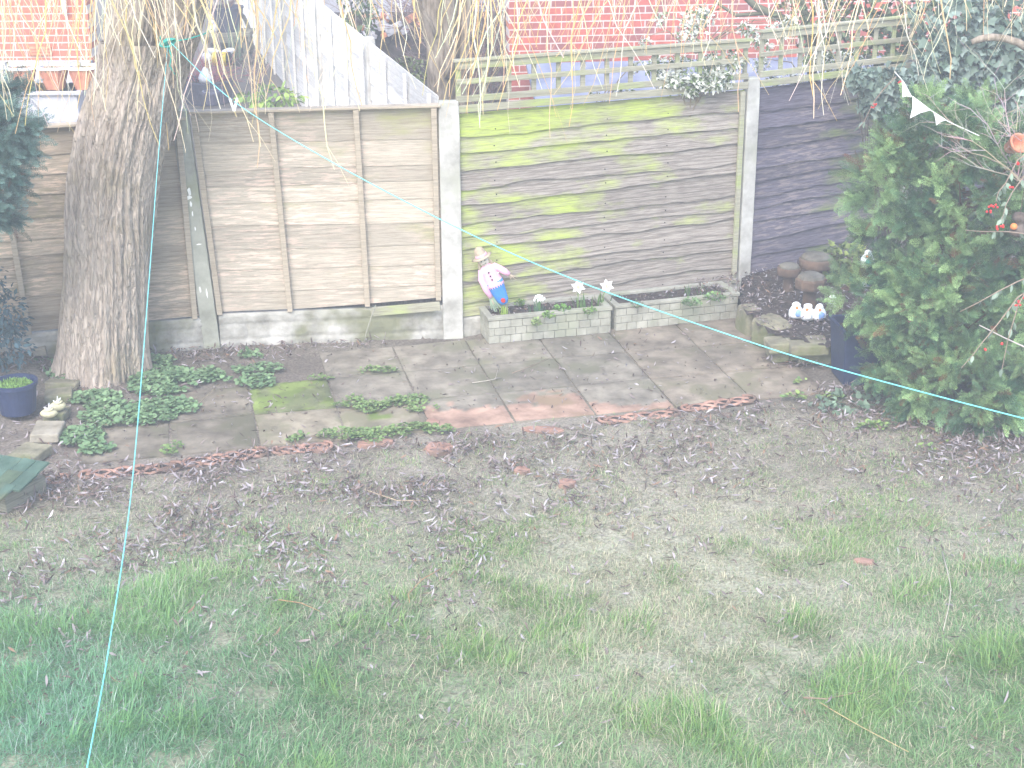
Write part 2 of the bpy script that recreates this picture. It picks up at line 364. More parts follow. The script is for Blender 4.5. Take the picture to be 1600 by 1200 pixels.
# ------------------------------------------------------------------ ground
def build_ground():
    xs = np.concatenate([np.linspace(-60, -7.2, 12), np.arange(-7, 7, .055), np.linspace(7.2, 60, 12)])
    ys = np.concatenate([np.linspace(-10, 2.9, 8), np.arange(3, 14.5, .055), np.linspace(15, 90, 30)])
    X, Y = np.meshgrid(xs, ys, indexing='ij'); fl = fline(X)
    Z = -.02+.035*fbm(X*2, Y*2, 1)
    px, py = pix(np.stack([X, Y, 0*X], -1).reshape(-1, 3)); px = px.reshape(X.shape); py = py.reshape(X.shape)
    pat = inslab(X, Y) | inslab(X+.1, Y) | inslab(X-.1, Y) | inslab(X, Y-.1) | inslab(X, Y+.1)
    Z = np.where(pat, -.014, Z)
    beh = np.clip((Y-fl)/.06, 0, 1); Z = Z*(1-beh)+beh*(.3+.02*fbm(X, Y, 2))
    bl = np.clip((-3.55-X)/.25, 0, 1)*np.clip((Y-9.3)/.3, 0, 1)*(1-beh); Z = Z+bl*.1*(1+.4*fbm(X*4, Y*4, 3))
    soil = np.array(S(110, 99, 92)); brown = np.array(S(168, 159, 145)); green = np.array(S(116, 128, 98)); straw = np.array(S(184, 180, 158))
    f = fbm(X*3, Y*3, 0)[..., None]; g = fbm(X*1.1+4, Y*1.1, 2)[..., None]
    lawn = np.clip((py-760)/120, 0, 1)[..., None]
    c = soil*(1-f)+brown*f; c2 = green*(1-g)+straw*g*.8; c = c*(1-lawn)+c2*lawn
    ground_glare = np.exp(-((px-1020)/330)**2-((py-920)/230)**2)[..., None]*.6; c = c*(1-ground_glare)+straw*ground_glare  # pale glare over the centre right lawn, painted into the ground colour
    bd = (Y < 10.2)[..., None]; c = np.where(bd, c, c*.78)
    nb = (Y > fl)[..., None]; nc = soil*.7+brown*.5*f; c = np.where(nb, nc, c)
    nx, ny = X.shape; I = np.arange(nx*ny).reshape(nx, ny)
    Fq = np.stack([I[:-1, :-1], I[1:, :-1], I[1:, 1:], I[:-1, 1:]], -1).reshape(-1, 4)
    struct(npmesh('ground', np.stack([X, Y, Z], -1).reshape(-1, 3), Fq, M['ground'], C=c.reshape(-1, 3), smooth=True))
build_ground()
def gz(x, y):
    return -.02+.035*fbm(np.asarray(x)*2, np.asarray(y)*2, 1)

mb = MB()
for (i, j) in slabs:
    g = .008; P = [slabpt(i, j+1), slabpt(i+1, j+1), slabpt(i+1, j), slabpt(i, j)]
    c0 = sum(P, Vector())/4; t = rnd.uniform(-.004, .004); u = rnd.uniform(-.004, .004); n = 14; V = []
    sh = rnd.uniform(.86, 1.1); col = (sh, sh, sh*.98)
    if (i, j) == (0, 0): col = (.68, .84, .5)
    if (i, j) in ((0, 1), (1, 1)): col = (1.2, 1.17, 1.05)
    if i < 0: col = (.8, .78, .74)
    if i > 4: col = (.95*sh, .9*sh, .85*sh)
    red = {(2, 1): .25, (3, 1): .3, (4, 1): .8}.get((i, j)); cl = []
    gr = []
    for a in range(n+1):
        for b in range(n+1):
            s_, q = a/n, b/n; p = P[0]*(1-s_)*(1-q)+P[1]*s_*(1-q)+P[2]*s_*q+P[3]*(1-s_)*q
            d = (c0-p); p = p+d.normalized()*g*(1+rnd.uniform(-.3, .5))*min(1, max(abs(s_-.5), abs(q-.5))*2)
            e = max(abs(s_-.5), abs(q-.5)) > .49
            gr.append((p.x, p.y, (-.004 if e else .002)+t*(s_-.5)*2+u*(q-.5)*2))
            f_ = float(fbm(p.x*6, p.y*6, 2)); dk = .62+.7*float(fbm(p.x*2.2+3, p.y*2.2, 4)); dk *= .93 if e else 1; cc_ = tuple(k_*dk for k_ in col)
            if red is not None and (1-q)+.5*(f_-.5)*2 > red+.1: cc_ = tuple(x_*dk for x_ in (1.45, 1.08, 1.0))
            if (i, j) in ((0, 0), (1, 1)) and f_ > (.5 if j == 0 else .66): cc_ = (.72*dk, 1.05*dk, .36*dk)
            cl.append(cc_)
    Fs = [(a*(n+1)+b, (a+1)*(n+1)+b, (a+1)*(n+1)+b+1, a*(n+1)+b+1) for a in range(n) for b in range(n)]
    mb.add(gr, Fs, cl)
    rim = [a*(n+1) for a in range(n+1)]+[n*(n+1)+b for b in range(1, n+1)]+[a*(n+1)+n for a in range(n-1, -1, -1)]+[b for b in range(n-1, 0, -1)]
    V = [gr[k] for k in rim]; m_ = len(V)
    mb.add(V+[(p[0], p[1], -.05) for p in V], [(k, k+m_, (k+1) % m_+m_, (k+1) % m_) for k in range(m_)], col)
struct(mb.build('patio', M['slab'], smooth=False))

# ------------------------------------------------------------------ fences
def wave1(n_, amp, seed):
    r = random.Random(seed); ks = [(r.uniform(1, 3), r.uniform(0, 6), .5), (r.uniform(4, 8), r.uniform(0, 6), .3), (r.uniform(12, 25), r.uniform(0, 6), .12)]
    o_ = r.uniform(0, 90); sl = r.uniform(-.012, .012)
    return lambda x: amp*(1.9*(float(fbm(x*1.25+o_, o_*.37, 2, 3))-.5)+.9*abs(float(noise(x*4+o_, o_, 3))-.5))+sl*(x-1)
def panel(P0, P1, z0, z1, nb, mat, label, battens=(), skew=0, seed=1, amp=.02, batmat=None, bot=None, inset=.07, cap=True, nails=(), proud=.021, group='waney lap fence panels'):
    v = (P1-P0); Wt = v.length; rz = math.atan2(v.y, v.x); u = v.normalized()
    root = thing('fence', label, 'fence panel', P0+u*inset, rz, group); Wd = Wt-2*inset
    root.location.z = 0
    sk = lambda p: (p[0]+skew*(1-p[0]/Wd)*p[2], p[1], p[2])
    r = random.Random(seed); hh = (z1-z0)/nb; mb = MB(); n = 60
    ws = [r.uniform(.72, 1.25) for _ in range(nb)]; ws[-1] = 1.35; zs_ = [z0+(z1-z0)*sum(ws[:q])/sum(ws) for q in range(nb+1)]; hh0 = hh
    for k in range(nb):
        zb = zs_[k]; hh = zs_[k+1]-zb; wv = wave1(n, amp, seed*31+k); wt = wave1(n, amp*.5, seed*57+k); V = []
        col = (r.uniform(.8, 1.12), r.random(), 0)
        for i in range(n+1):
            x = Wd*i/n; b_ = zb+(wv(x) if k else 0)+(bot(x/Wd) if bot and k == 0 else 0); t_ = zb+hh+.035
            if k == nb-1: t_ = z1
            V += [sk((x, -proud, b_)), sk((x, -.006, t_)), sk((x, .004, t_)), sk((x, -proud+.009, b_))]
        Fs = []
        for i in range(n):
            a = i*4; b2 = a+4
            Fs += [(a, b2, b2+1, a+1), (a+1, b2+1, b2+2, a+2), (a+2, b2+2, b2+3, a+3), (a+3, b2+3, b2, a)]
        Fs += [(0, 1, 2, 3), (n*4+3, n*4+2, n*4+1, n*4)]
        mb.add(V, Fs, col)
    mb.build('boards', mat, root)
    for fx in battens:
        m2 = MB(); x = Wd*fx; zz0 = z0+(bot(fx) if bot else 0); m2.add([sk((x+a*.021, b, c)) for c in (zz0-.012, z1-.004) for a, b in ((-1, -.062), (1, -.062), (1, -.034), (-1, -.034))],
            [(0, 3, 2, 1), (4, 5, 6, 7), (0, 1, 5, 4), (1, 2, 6, 5), (2, 3, 7, 6), (3, 0, 4, 7)], (r.uniform(.9, 1.1), r.random(), 0))
        m2.build('batten', batmat or M['batten'], root, bevel=.003)
    if cap:
        m3 = MB(); m3.add([sk(p) for p in ((-.005, -.066, z1+.001), (Wd+.005, -.066, z1+.001), (Wd+.005, .03, z1+.001), (-.005, .03, z1+.001), (-.005, -.066, z1+.02), (Wd+.005, -.066, z1+.02), (Wd+.005, .03, z1+.02), (-.005, .03, z1+.02))],
            [(0, 3, 2, 1), (4, 5, 6, 7), (0, 1, 5, 4), (1, 2, 6, 5), (2, 3, 7, 6), (3, 0, 4, 7)], (1.15, .3, 0))
        m3.build('capping_rail', batmat or M['batten'], root, bevel=.003)
    if nails:
        for fx in nails:
            for k in range(nb):
                m4 = MB(); m4.lathe([(.006, 0), (.005, .003)], 8, (Wd*fx+r.uniform(-.01, .01), -proud+.0065, zs_[k]+.05), Matrix.Rotation(pi/2, 3, 'X'))
                m4.build('nail', M['black'], root)
    return root
def gboard(P0, P1, h, label, dep=.05, inset=.07, z0=-.05, blocks=True):
    v = (P1-P0); Wd = v.length-2*inset; u = v.normalized(); rz = math.atan2(v.y, v.x); nx, nzz = int(Wd/.015), 22
    X, Z = np.meshgrid(np.linspace(0, Wd, nx), np.linspace(z0, h, nzz), indexing='ij')
    d = .018*fbm(X*14, Z*14, 3)+.01*fbm(X*45, Z*45, 2)
    if blocks:
        row = (Z-z0)/(h-z0)
        for xx, lo, hi in ((.12, .3, 1), (.33, 0, .35), (.52, .35, 1), (.78, .3, 1), (.9, 0, .4), (.22, .3, .8)):
            d = d-.012*np.exp(-((X-Wd*xx)/.008)**2)*((row >= lo) & (row <= hi))
        for rr in (.33, .72): d = d-.010*np.exp(-((row-rr)/.035)**2)
    Y = -dep/2-d; edge = (Z >= h-1e-6) ; Y = np.where(edge, -dep/2+.004, Y)
    I = np.arange(nx*nzz).reshape(nx, nzz); Fq = np.stack([I[:-1, :-1], I[1:, :-1], I[1:, 1:], I[:-1, 1:]], -1).reshape(-1, 4)
    V = np.stack([X, Y, Z], -1).reshape(-1, 3); o = len(V); bx = [(0, dep/2, z0), (Wd, dep/2, z0), (Wd, dep/2, h), (0, dep/2, h), (0, -dep/2, z0), (Wd, -dep/2, z0), (Wd, -dep/2+.004, h), (0, -dep/2+.004, h)]
    V = np.concatenate([V, bx]); Fq = np.concatenate([Fq, o+np.array([[1, 0, 3, 2], [3, 7, 6, 2], [0, 4, 7, 3], [5, 1, 2, 6], [0, 1, 5, 4]])])
    ob = npmesh('gravel_board', V, Fq, M['gravelboard'], smooth=False); ob.location = P0+u*inset; ob.rotation_euler = (0, 0, rz)
    return tag(ob, label, 'gravel board', 'concrete gravel boards under the fence')
def post(P, h, wdt, mat, label, rz, lean=0, dep=.1):
    n = 14; mb = MB(); V = []; Fs = []; r = random.Random(int(P.x*100))
    for i in range(n+1):
        z = -.1+(h+.1)*i/n; k = 1 if i < n else .93
        for a, b in ((-1, -1), (1, -1), (1, 1), (-1, 1)):
            V.append((a*wdt/2*k+r.uniform(-.0015, .0015), b*dep/2*k+r.uniform(-.0015, .0015), z-(.0 if i < n else .0)))
    for i in range(n):
        for k in range(4): Fs.append((i*4+k, i*4+(k+1) % 4, i*4+4+(k+1) % 4, i*4+4+k))
    Fs.append((n*4, n*4+1, n*4+2, n*4+3)); mb.add(V, Fs)
    o = mb.build('fence_post', mat, bevel=.008, loc=P); o.rotation_euler = (0, lean, rz)
    return tag(o, label, 'fence post', 'concrete fence posts')

ryAB = math.atan2((B-A).y, (B-A).x); ryBC = math.atan2((Cc-B).y, (Cc-B).x)
pA = post(A, 1.93, .135, M['postA'], 'grey mossy concrete fence post leaning left with white paint drips', ryAB, -.055)
post(B, 1.94, .165, M['post'], 'upright pale concrete fence post between the tan panel and the green stained panel', ryAB)
post(Cc, 1.93, .12, M['post'], 'pale concrete fence post between the green stained panel and the dark panel', ryBC)
post(E_, 1.95, .12, M['post'], 'concrete fence post behind the green conifer', R(30))
post(Ld, 1.9, .12, M['postA'], 'concrete fence post at the far left behind the blue green conifer', R(16))
for (z, w_, h_) in ((1.8, .02, .07), (1.72, .055, .035), (1.68, .02, .09), (1.76, .05, .02), (1.3, .03, .08), (1.25, .045, .035), (1.2, .02, .05), (1.12, .012, .05), (.87, .045, .014), (.5, .02, .07), (.46, .012, .09), (1.0, .01, .04), (1.5, .01, .03)):
    c = (rnd.uniform(-.03, .02), -.0525, z); n = 9
    V = [(c[0]+cos(2*pi*k/n)*w_/2*rnd.uniform(.6, 1.2), c[1], c[2]+sin(2*pi*k/n)*h_/2*rnd.uniform(.6, 1.2)) for k in range(n)]
    drips = MB(); drips.add(V, [tuple(range(n))]); drips.build('paint_drip', M['paint'], pA)
panel(A, B, .29, 1.9, 9, M['ab'], 'tan wooden fence panel with two vertical battens between leaning and upright posts', (.015, .32, .66, .975), skew=-.05, proud=.014, seed=3, amp=.012,
      bot=lambda t: .0 if t < .35 else .05*((t-.35)/.65)**1.3)
panel(B, Cc, .16, 1.83, 12, M['bc'], 'grey wooden fence panel stained bright green with algae behind the troughs', (.985,), seed=8, amp=.04, proud=.032, nails=(.12, .5, .72), cap=False, batmat=M['trellis'])
panel(Cc, E_, .2, 1.83, 11, M['ce'], 'dark purplish brown fence panel right of the last pale post', (), seed=12, amp=.04, proud=.03, cap=False)
panel(E_, G_, .2, 1.83, 11, M['ce'], 'dark fence panel hidden behind the green conifer', (), seed=15, amp=.03, cap=False)
G2 = G_+dCE*1.9; panel(G_, G2, .2, 1.83, 11, M['ce'], 'dark fence panel beyond the conifer at the far right', (), seed=17, amp=.03, cap=False)
post(G_, 1.95, .12, M['post'], 'concrete fence post at the far right beyond the conifer', R(30))
panel(Ld, A, .27, 1.86, 10, M['d'], 'brown shaded fence panel behind the willow trunk', (.02, .27, .97), skew=-.05, proud=.017, seed=21, amp=.012)
panel(Lf, Ld, .27, 1.86, 10, M['d'], 'brown shaded fence panel at the left edge of the garden', (.5, .97), seed=25, amp=.012)
gboard(A, B, .275, 'white rock faced gravel board under the tan fence panel')
gboard(Ld, A, .255, 'grey white gravel board beside the willow trunk')
gboard(Lf, Ld, .255, 'gravel board at the left edge of the garden')
gboard(B, Cc, .15, 'smooth grey gravel board behind the brick faced troughs', blocks=False)
gboard(Cc, E_, .19, 'gravel board behind the raised stone bed', blocks=False)
# rails above BC and trellises
def trellis(P0, P1, z0, z1, label, seed):
    v = P1-P0; Wd = v.length-.02; rz = math.atan2(v.y, v.x); root = thing('trellis', label, 'trellis', P0+v.normalized()*.06, rz, 'trellis panels on top of the fence'); Wd -= .1
    r = random.Random(seed); m = MB()
    for z, t in ((z0+.02, .05), ((z0+z1)/2+.0, .04), (z1-.03, .055)):
        m.box((Wd/2, -.035, z), (Wd, .022, t), col=(r.uniform(.9, 1.1), r.random(), 0))
    m.box((Wd/2, -.03, z1+.01), (Wd+.05, .06, .02), col=(1.1, .2, 0))
    m.build('rails', M['trellis'], root, bevel=.003)
    n = int(Wd/.2); m = MB()
    for i in range(n+1):
        x = .02+(Wd-.04)*i/n; m = MB(); m.box((x, -.012, (z0+z1)/2), (.038, .02, z1-z0), Matrix.Rotation(r.uniform(-.01, .01), 3, 'Y'), col=(r.uniform(.9, 1.1), r.random(), 0))
        m.build('slat', M['trellis'], root, bevel=.002)
    m = MB(); m.box((Wd/2, -.04, z0-.055), (Wd, .025, .055), col=(1, .5, 0)); m.build('bottom_rail', M['trellis'], root, bevel=.003)
trellis(B, Cc, 1.93, 2.24, 'square wooden trellis above the green stained fence panel', 1)
trellis(Cc, E_, 1.93, 2.3, 'mossy trellis above the dark fence panel beside the ivy', 2)
# loose plank
p0 = at(470, 497, y=A.y+.13); p1 = at(688, 478, y=B.y-.12); m = MB(); d = p1-p0
m.box((0, 0, 0), (d.length, .022, .075), col=(.9, .4, 0)); o = m.build('loose_plank', M['trellis'], bevel=.004); o.location = (p0+p1)/2
o.rotation_euler = (0, -math.asin(d.z/d.length), math.atan2(d.y, d.x)); tag(o, 'loose green stained plank propped along the foot of the tan fence panel', 'plank')

# neighbour's silvery side fence
q0 = Vector((-.56, 12.25, 0)); dS = Vector((-.275, 1, 0)).normalized(); k = 0; s_ = 0.
for L_ in (3.1, 3.2, 3.2, 3.3, 3.3):
    a_ = q0+dS*s_; b_ = q0+dS*(s_+L_); s_ += L_; k += 1
    pl = panel(b_, a_, .32, 1.9, 9, M['side'], ['silvery white side fence panel nearest the upright post, running away behind the fence', 'silvery white side fence panel second from the upright post', 'silvery white side fence panel third from the upright post',
        'silvery white side fence panel fourth from the upright post', 'silvery white side fence panel farthest from the upright post'][k-1], (.3, .62, .95), seed=40+k, amp=.01, cap=False, batmat=M['side'], group='panels of the neighbour side fence')
    pp = post(b_+Vector((0, 0, .2)), 1.74, .13, M['batten'] if k > 3 else M['post'], 'pale post at the far end of side fence panel number %s from the near post' % ['one', 'two', 'three', 'four', 'five'][k-1], math.atan2(dS.y, dS.x))

# ------------------------------------------------------------------ troughs
def trough(P0, P1, h, dep, label, seed):
    v = P1-P0; Wd = v.length; rz = math.atan2(v.y, v.x); root = thing('trough', label, 'planter', P0, rz, 'brick faced stone troughs'); r = random.Random(seed); m = MB()
    t = .035
    m.box((Wd/2, t/2+.012, h/2), (Wd-.03, t, h-.01)); m.box((Wd/2, dep-t/2, h/2), (Wd, t, h-.012))
    m.box((t/2+.012, dep/2, h/2), (t, dep-2*t, h-.011)); m.box((Wd-t/2-.012, dep/2, h/2), (t, dep-2*t, h-.011))
    rows = 3; rh = (h-.03)/rows
    for j in range(rows):
        x = 0.; first = j % 2
        while x < Wd-.01:
            bw = .045 if (x == 0 and first) else r.uniform(.085, .1); bw = min(bw, Wd-x)
            c = r.uniform(.92, 1.08); sh = j*.006*0
            m.box((x+bw/2, .006, rh*j+rh/2+.002), (bw-.003, .018, rh-.004), col=(c, c, c), jit=.0014); x += bw
        for side in (0, 1):
            y = .02
            while y < dep-.02:
                bw = min(.095, dep-y); m.box((.006 if side == 0 else Wd-.006, y+bw/2, rh*j+rh/2+.002), (.018, bw-.003, rh-.004), jit=.001); y += bw
    for (c, d) in (((Wd/2, .02, h-.012), (Wd+.02, .06, .026)), ((Wd/2, dep-.02, h-.012), (Wd+.02, .05, .026)), ((.018, dep/2, h-.012), (.055, dep-.09, .0255)), ((Wd-.018, dep/2, h-.012), (.055, dep-.09, .0255))):
        m.box(c, d, jit=.001)
    m.build('trough_wall', M['trough'], root, bevel=.004)
    n = 26; X, Y = np.meshgrid(np.linspace(.04, Wd-.04, n*2), np.linspace(.04, dep-.04, n), indexing='ij'); Z = h-.045+.03*fbm(X*20, Y*20, 4)
    I = np.arange(X.size).reshape(X.shape); Fq = np.stack([I[:-1, :-1], I[1:, :-1], I[1:, 1:], I[:-1, 1:]], -1).reshape(-1, 4)
    npmesh('soil_fill', np.stack([X, Y, Z], -1).reshape(-1, 3), Fq, M['soil'], root, smooth=True)
    return root, rz
T1a, T1b = at(764, 538, z=0), at(954, 520, z=0); T2a, T2b = at(962, 518, z=0), at(1152, 497, z=0)
trough(T1a, T1b, .225, .36, 'left brick faced stone trough with the white flowers and the scarecrow', 1)
trough(T2a, T2b, .225, .36, 'right brick faced stone trough, mostly bare soil, beside the stone bed', 2)

# ------------------------------------------------------------------ small plants
def leafblades(name, P, n, L, W, col, parent=None, spread=.03, lift=1.35, bend=.4, mat=None):
    Pn = np.array(P)[None]+np.c_[rg.normal(0, spread, n), rg.normal(0, spread, n), np.zeros(n)]
    V, Fq, C = strips(Pn, rg.uniform(0, 6.28, n), rg.uniform(.7, 1.1, n)*L, np.full(n, W), rg.normal(lift, .15, n), rg.uniform(.0, 1, n)*bend, 4, lambda t: (1-t**3)**.8*.9+.1*(1-t), np.array(col)[None]*rg.uniform(.75, 1.2, (n, 1)))
    return npmesh(name, V, Fq, mat or M['leaf'], parent, C)
GRN = S(86, 122, 62)
def daffodil(P, h, label, tilt=0, double=True):
    root = thing('daffodil', label, 'flower', P, 0, 'white daffodils in the left trough'); m = MB()
    top = Vector((tilt, -.02, h)); m.tube([(0, 0, -.02), (tilt*.3, 0, h*.5), top], .004, 6, S(120, 150, 80)); m.build('stem', M['twig'], root)
    leafblades('leaves', (0, 0, -.02), 9, h*.8, .014, GRN, root)
    m = MB(); fw = Vector((0, -1, .25)).normalized(); a = Vector((1, 0, 0)); b = a.cross(fw)
    for k in range(6):
        w_ = 2*pi*k/6+.3; d = (a*cos(w_)+b*sin(w_)); e = (-a*sin(w_)+b*cos(w_)); L = .062
        m.add([top, top+d*L*.5+e*.018+fw*.004, top+d*L+fw*.002, top+d*L*.5-e*.018+fw*.004], [(0, 1, 2, 3)], S(246, 246, 242))
    m.build('petals', M['leaf'], root)
    m = MB(); m.tube([top, top+fw*.028], [.009, .015], 10, S(246, 240, 205), cap=False); m.build('trumpet', M['leaf'], root)
tz = .19
daffodil(at(903, 483, z=tz), .2, 'taller white daffodil on the left half of the trough, petals wide open')
daffodil(at(940, 478, z=tz), .18, 'white daffodil leaning at the right end of the left trough by the washing line', .04)
root = thing('snowdrop_clump', 'round clump of drooping white snowdrops in the left trough', 'flower', at(842, 490, z=tz))
leafblades('leaves', (0, 0, -.02), 34, .12, .008, S(96, 128, 96), root, .03, 1.45, .25)
m = MB()
for k in range(40):
    a_ = rnd.uniform(0, 6.28); rr = rnd.uniform(0, .05); top = Vector((rr*cos(a_), rr*sin(a_)*.8, .165-rr*rr*12)); m.lathe([(.002, .0), (.008, -.006), (.0095, -.016), (.004, -.03)], 6, top, col=S(246, 248, 244))
m.build('flowers', M['leaf'], root, smooth=True)
m = MB()
for k in range(14):
    a_ = rnd.uniform(0, 6.28); rr = rnd.uniform(0, .035); m.tube([(rr*.5*cos(a_), rr*.5*sin(a_), 0), (rr*cos(a_), rr*sin(a_), .16)], .0018, 4, S(110, 150, 90))
m.build('stems', M['twig'], root)
def shoots(P, n, L, col, label, group=None, spread=.03, bend=.4, W=.012):
    root = thing('bulb_shoots', label, 'plant', P, 0, group); leafblades('leaves', (0, 0, -.02), n, L, W, col, root, spread, 1.4, bend); return root
shoots(at(787, 492, z=tz), 9, .13, S(160, 190, 84), 'bright yellow green bulb shoots at the foot of the scarecrow', spread=.015)
shoots(at(1077, 462, z=tz), 9, .13, S(96, 122, 78), 'upright dark bulb shoots in the middle of the right trough', spread=.02, bend=.15)
shoots(at(1094, 462, z=tz), 7, .14, S(96, 122, 78), 'upright bulb shoots just right of the others in the right trough', spread=.015, bend=.15)
shoots(at(1043, 466, z=tz), 5, .08, S(104, 112, 84), 'short thin bulb shoots at the left part of the right trough', spread=.015, bend=.2)
def herb(P, rad, n, col, label, h=.05, size=.02, name='herb_clump', catg='plant', ry=None, group=None, lobes=6):
    """low clump of small rounded leaves"""
    root = thing(name, label, catg, P, 0, group); a = np.linspace(0, 2*pi, lobes+1)[:-1]
    TV = np.c_[np.cos(a)*.5+.5, np.sin(a)*.45, .12*np.cos(2*a)]; TF = np.arange(lobes)[None]; TC = np.ones((lobes, 3))
    rr = np.sqrt(rg.random(n)); th = rg.uniform(0, 2*pi, n); ry = ry or rad
    Pn = np.c_[rr*np.cos(th)*rad, rr*np.sin(th)*ry, h*rg.uniform(.2, 1, n)*(1-.6*rr)]
    D = np.c_[np.cos(th)+rg.normal(0, .6, n), np.sin(th)+rg.normal(0, .6, n), rg.uniform(0, .9, n)]
    X, Y, Z = frames(D, rg.normal(0, .4, n))
    V, Fq, C = inst(TV, TF, TC, Pn, X, Y, Z, size*rg.uniform(.6, 1.3, n), np.array(col)[None]*rg.uniform(.65, 1.3, (n, 1))*np.array([1, 1, 1])+rg.normal(0, .008, (n, 3)))
    npmesh('leaves', V, Fq, M['leaf'], root, np.clip(C, 0, 1)); 
    m = MB()
    for k in range(min(14, n//6+2)):
        p = Pn[k]; m.tube([(0, 0, -.01), (p[0]*.6, p[1]*.6, p[2]*.4), tuple(p)], .002, 4, tuple(c*.6 for c in col))
    m.build('stems', M['twig'], root); return root
LG = S(116, 148, 76)
for (px_, py_, r_, n_, c_, lb) in ((812, 478, .05, 60, LG, 'small pale green seedling left of the snowdrops'), (838, 508, .04, 50, S(140, 160, 100), 'trailing weed hanging over the front rim of the left trough'),
        (878, 487, .07, 120, S(104, 146, 70), 'feathery green clump between snowdrops and taller daffodil'), (858, 496, .05, 70, S(130, 165, 90), 'low green sprig at the front of the left trough'),
        (921, 490, .05, 50, LG, 'low green sprig under the leaning daffodil'), (872, 462, .07, 26, S(110, 140, 126), 'bluish leafed weed at the back of the left trough'),
        (1080, 476, .08, 120, S(116, 146, 96), 'low green clump under the bulb shoots in the right trough'), (1116, 468, .09, 150, S(122, 156, 96), 'spreading green clump at the right end of the right trough'), (995, 480, .06, 40, S(112, 130, 100), 'flat grey green weed at the left end of the right trough')):
    herb(at(px_, py_, z=.2 if py_ < 500 else .15), r_, n_, c_, lb, .07)

# ------------------------------------------------------------------ scarecrow doll
def scarecrow():
    base = at(795, 488, z=.21); root = thing('scarecrow_doll', 'small scarecrow doll in pink jacket and blue trousers leaning in the left trough', 'ornament', base)
    root.rotation_euler = (R(3), R(-24), 0); root.scale = (1.32, 1.32, 1.32)
    m = MB(); m.tube([(0, .0, -.08), (0, 0, .14)], .006, 8); m.build('stake', M['shelf'], root)
    m = MB(); m.lathe([(.006, .06), (.022, .065), (.034, .09), (.042, .14), (.05, .19), (.054, .225), (.04, .23)], 18, sx=1.05, sy=.6, wob=.03); tr = m.build('trousers', M['blue'], root, smooth=True)
    m = MB(); m.lathe([(.0, .0), (.014, .0), (.012, .002)], 12, (.004, -.024, .095), Matrix.Rotation(pi/2+.1, 3, 'X'), sy=1.2); m.build('patch', M['red'], tr)
    m = MB(); m.lathe([(.058, .2), (.054, .21), (.05, .25), (.054, .3), (.05, .33), (.02, .345)], 20, sx=1.0, sy=.62, wob=.04); jk = m.build('jacket', M['pink'], root, smooth=True)
    m = MB()
    for k in range(22):
        a = 2*pi*k/22; m.add([(.057*cos(a-.12), .036*sin(a-.12), .206), (.057*cos(a+.12), .036*sin(a+.12), .206), (.058*cos(a), .037*sin(a), .188)], [(0, 1, 2)])
    m.build('jacket_fringe', M['pink'], jk)
    for z in (.3, .275, .25): m = MB(); m.lathe([(.0055, 0), (.0055, .004), (.003, .005)], 10, (.0, -.0335, z), Matrix.Rotation(pi/2, 3, 'X')); m.build('button', M['black'], jk, smooth=True)
    for sgn, pts in ((-1, [(-.04, 0, .325), (-.062, -.01, .27), (-.064, -.01, .2), (-.058, -.01, .14)]), (1, [(.04, 0, .325), (.07, -.012, .29), (.09, -.015, .26), (.106, -.015, .232)])):
        m = MB(); m.tube(pts, [.017, .021, .02, .015], 12); m.build('sleeve', M['pink'], root, smooth=True)
        e = Vector(pts[-1]); d = (e-Vector(pts[-2])).normalized(); m = MB()
        for k in range(7):
            q = e+d*rnd.uniform(.03, .05)+Vector((rnd.uniform(-.018, .018), rnd.uniform(-.01, .01), rnd.uniform(-.018, .018))); m.tube([e-d*.01, q], [.005, .001], 5)
        m.build('straw_hand', M['straw'], root)
    m = MB(); p = Vector((-.058, -.012, .15))
    for k in range(12): m.tube([p+Vector((rnd.uniform(-.012, .012), 0, 0)), p+Vector((rnd.uniform(-.03, .03), rnd.uniform(-.01, .01), rnd.uniform(-.12, -.08)))], [.006, .003], 5)
    m.build('green_rags', M['sage'], root)
    m = MB(); m.blob((0, 0, .375), (.034, .03, .036), 14, .02); m.build('head', M['strawpale'], root, smooth=True)
    m = MB(); m.lathe([(.004, 0), (.004, .003)], 8, (-.012, -.0285, .382), Matrix.Rotation(pi/2, 3, 'X')); m.lathe([(.004, 0), (.004, .003)], 8, (.012, -.0285, .382), Matrix.Rotation(pi/2, 3, 'X')); m.tube([(-.012, -.029, .364), (0, -.032, .36), (.012, -.029, .364)], .0016, 5)
    m.build('face', M['black'], root)
    for sgn in (-1, 1):
        m = MB()
        for k in range(8): m.tube([(sgn*.026, -.005, .395), (sgn*.04+rnd.uniform(-.006, .006), -.01, .35), (sgn*.052+rnd.uniform(-.01, .01), -.01, .27)], .003, 5)
        hr = m.build('hair', M['straw'], root); m = MB(); m.blob((sgn*.05, -.012, .27), (.007, .006, .007), 8); m.build('hair_tie', M['white'], hr)
    m = MB(); m.lathe([(.066, .397), (.05, .402), (.036, .405), (.036, .41), (.033, .435), (.024, .458), (.006, .468)], 20, sy=.9, wob=.05); ht = m.build('hat', M['straw'], root, smooth=True)
    m = MB(); m.lathe([(.037, .406), (.0385, .408), (.038, .418), (.036, .42)], 20, sy=.9); m.build('hat_band', M['pink'], ht, smooth=True)
scarecrow()

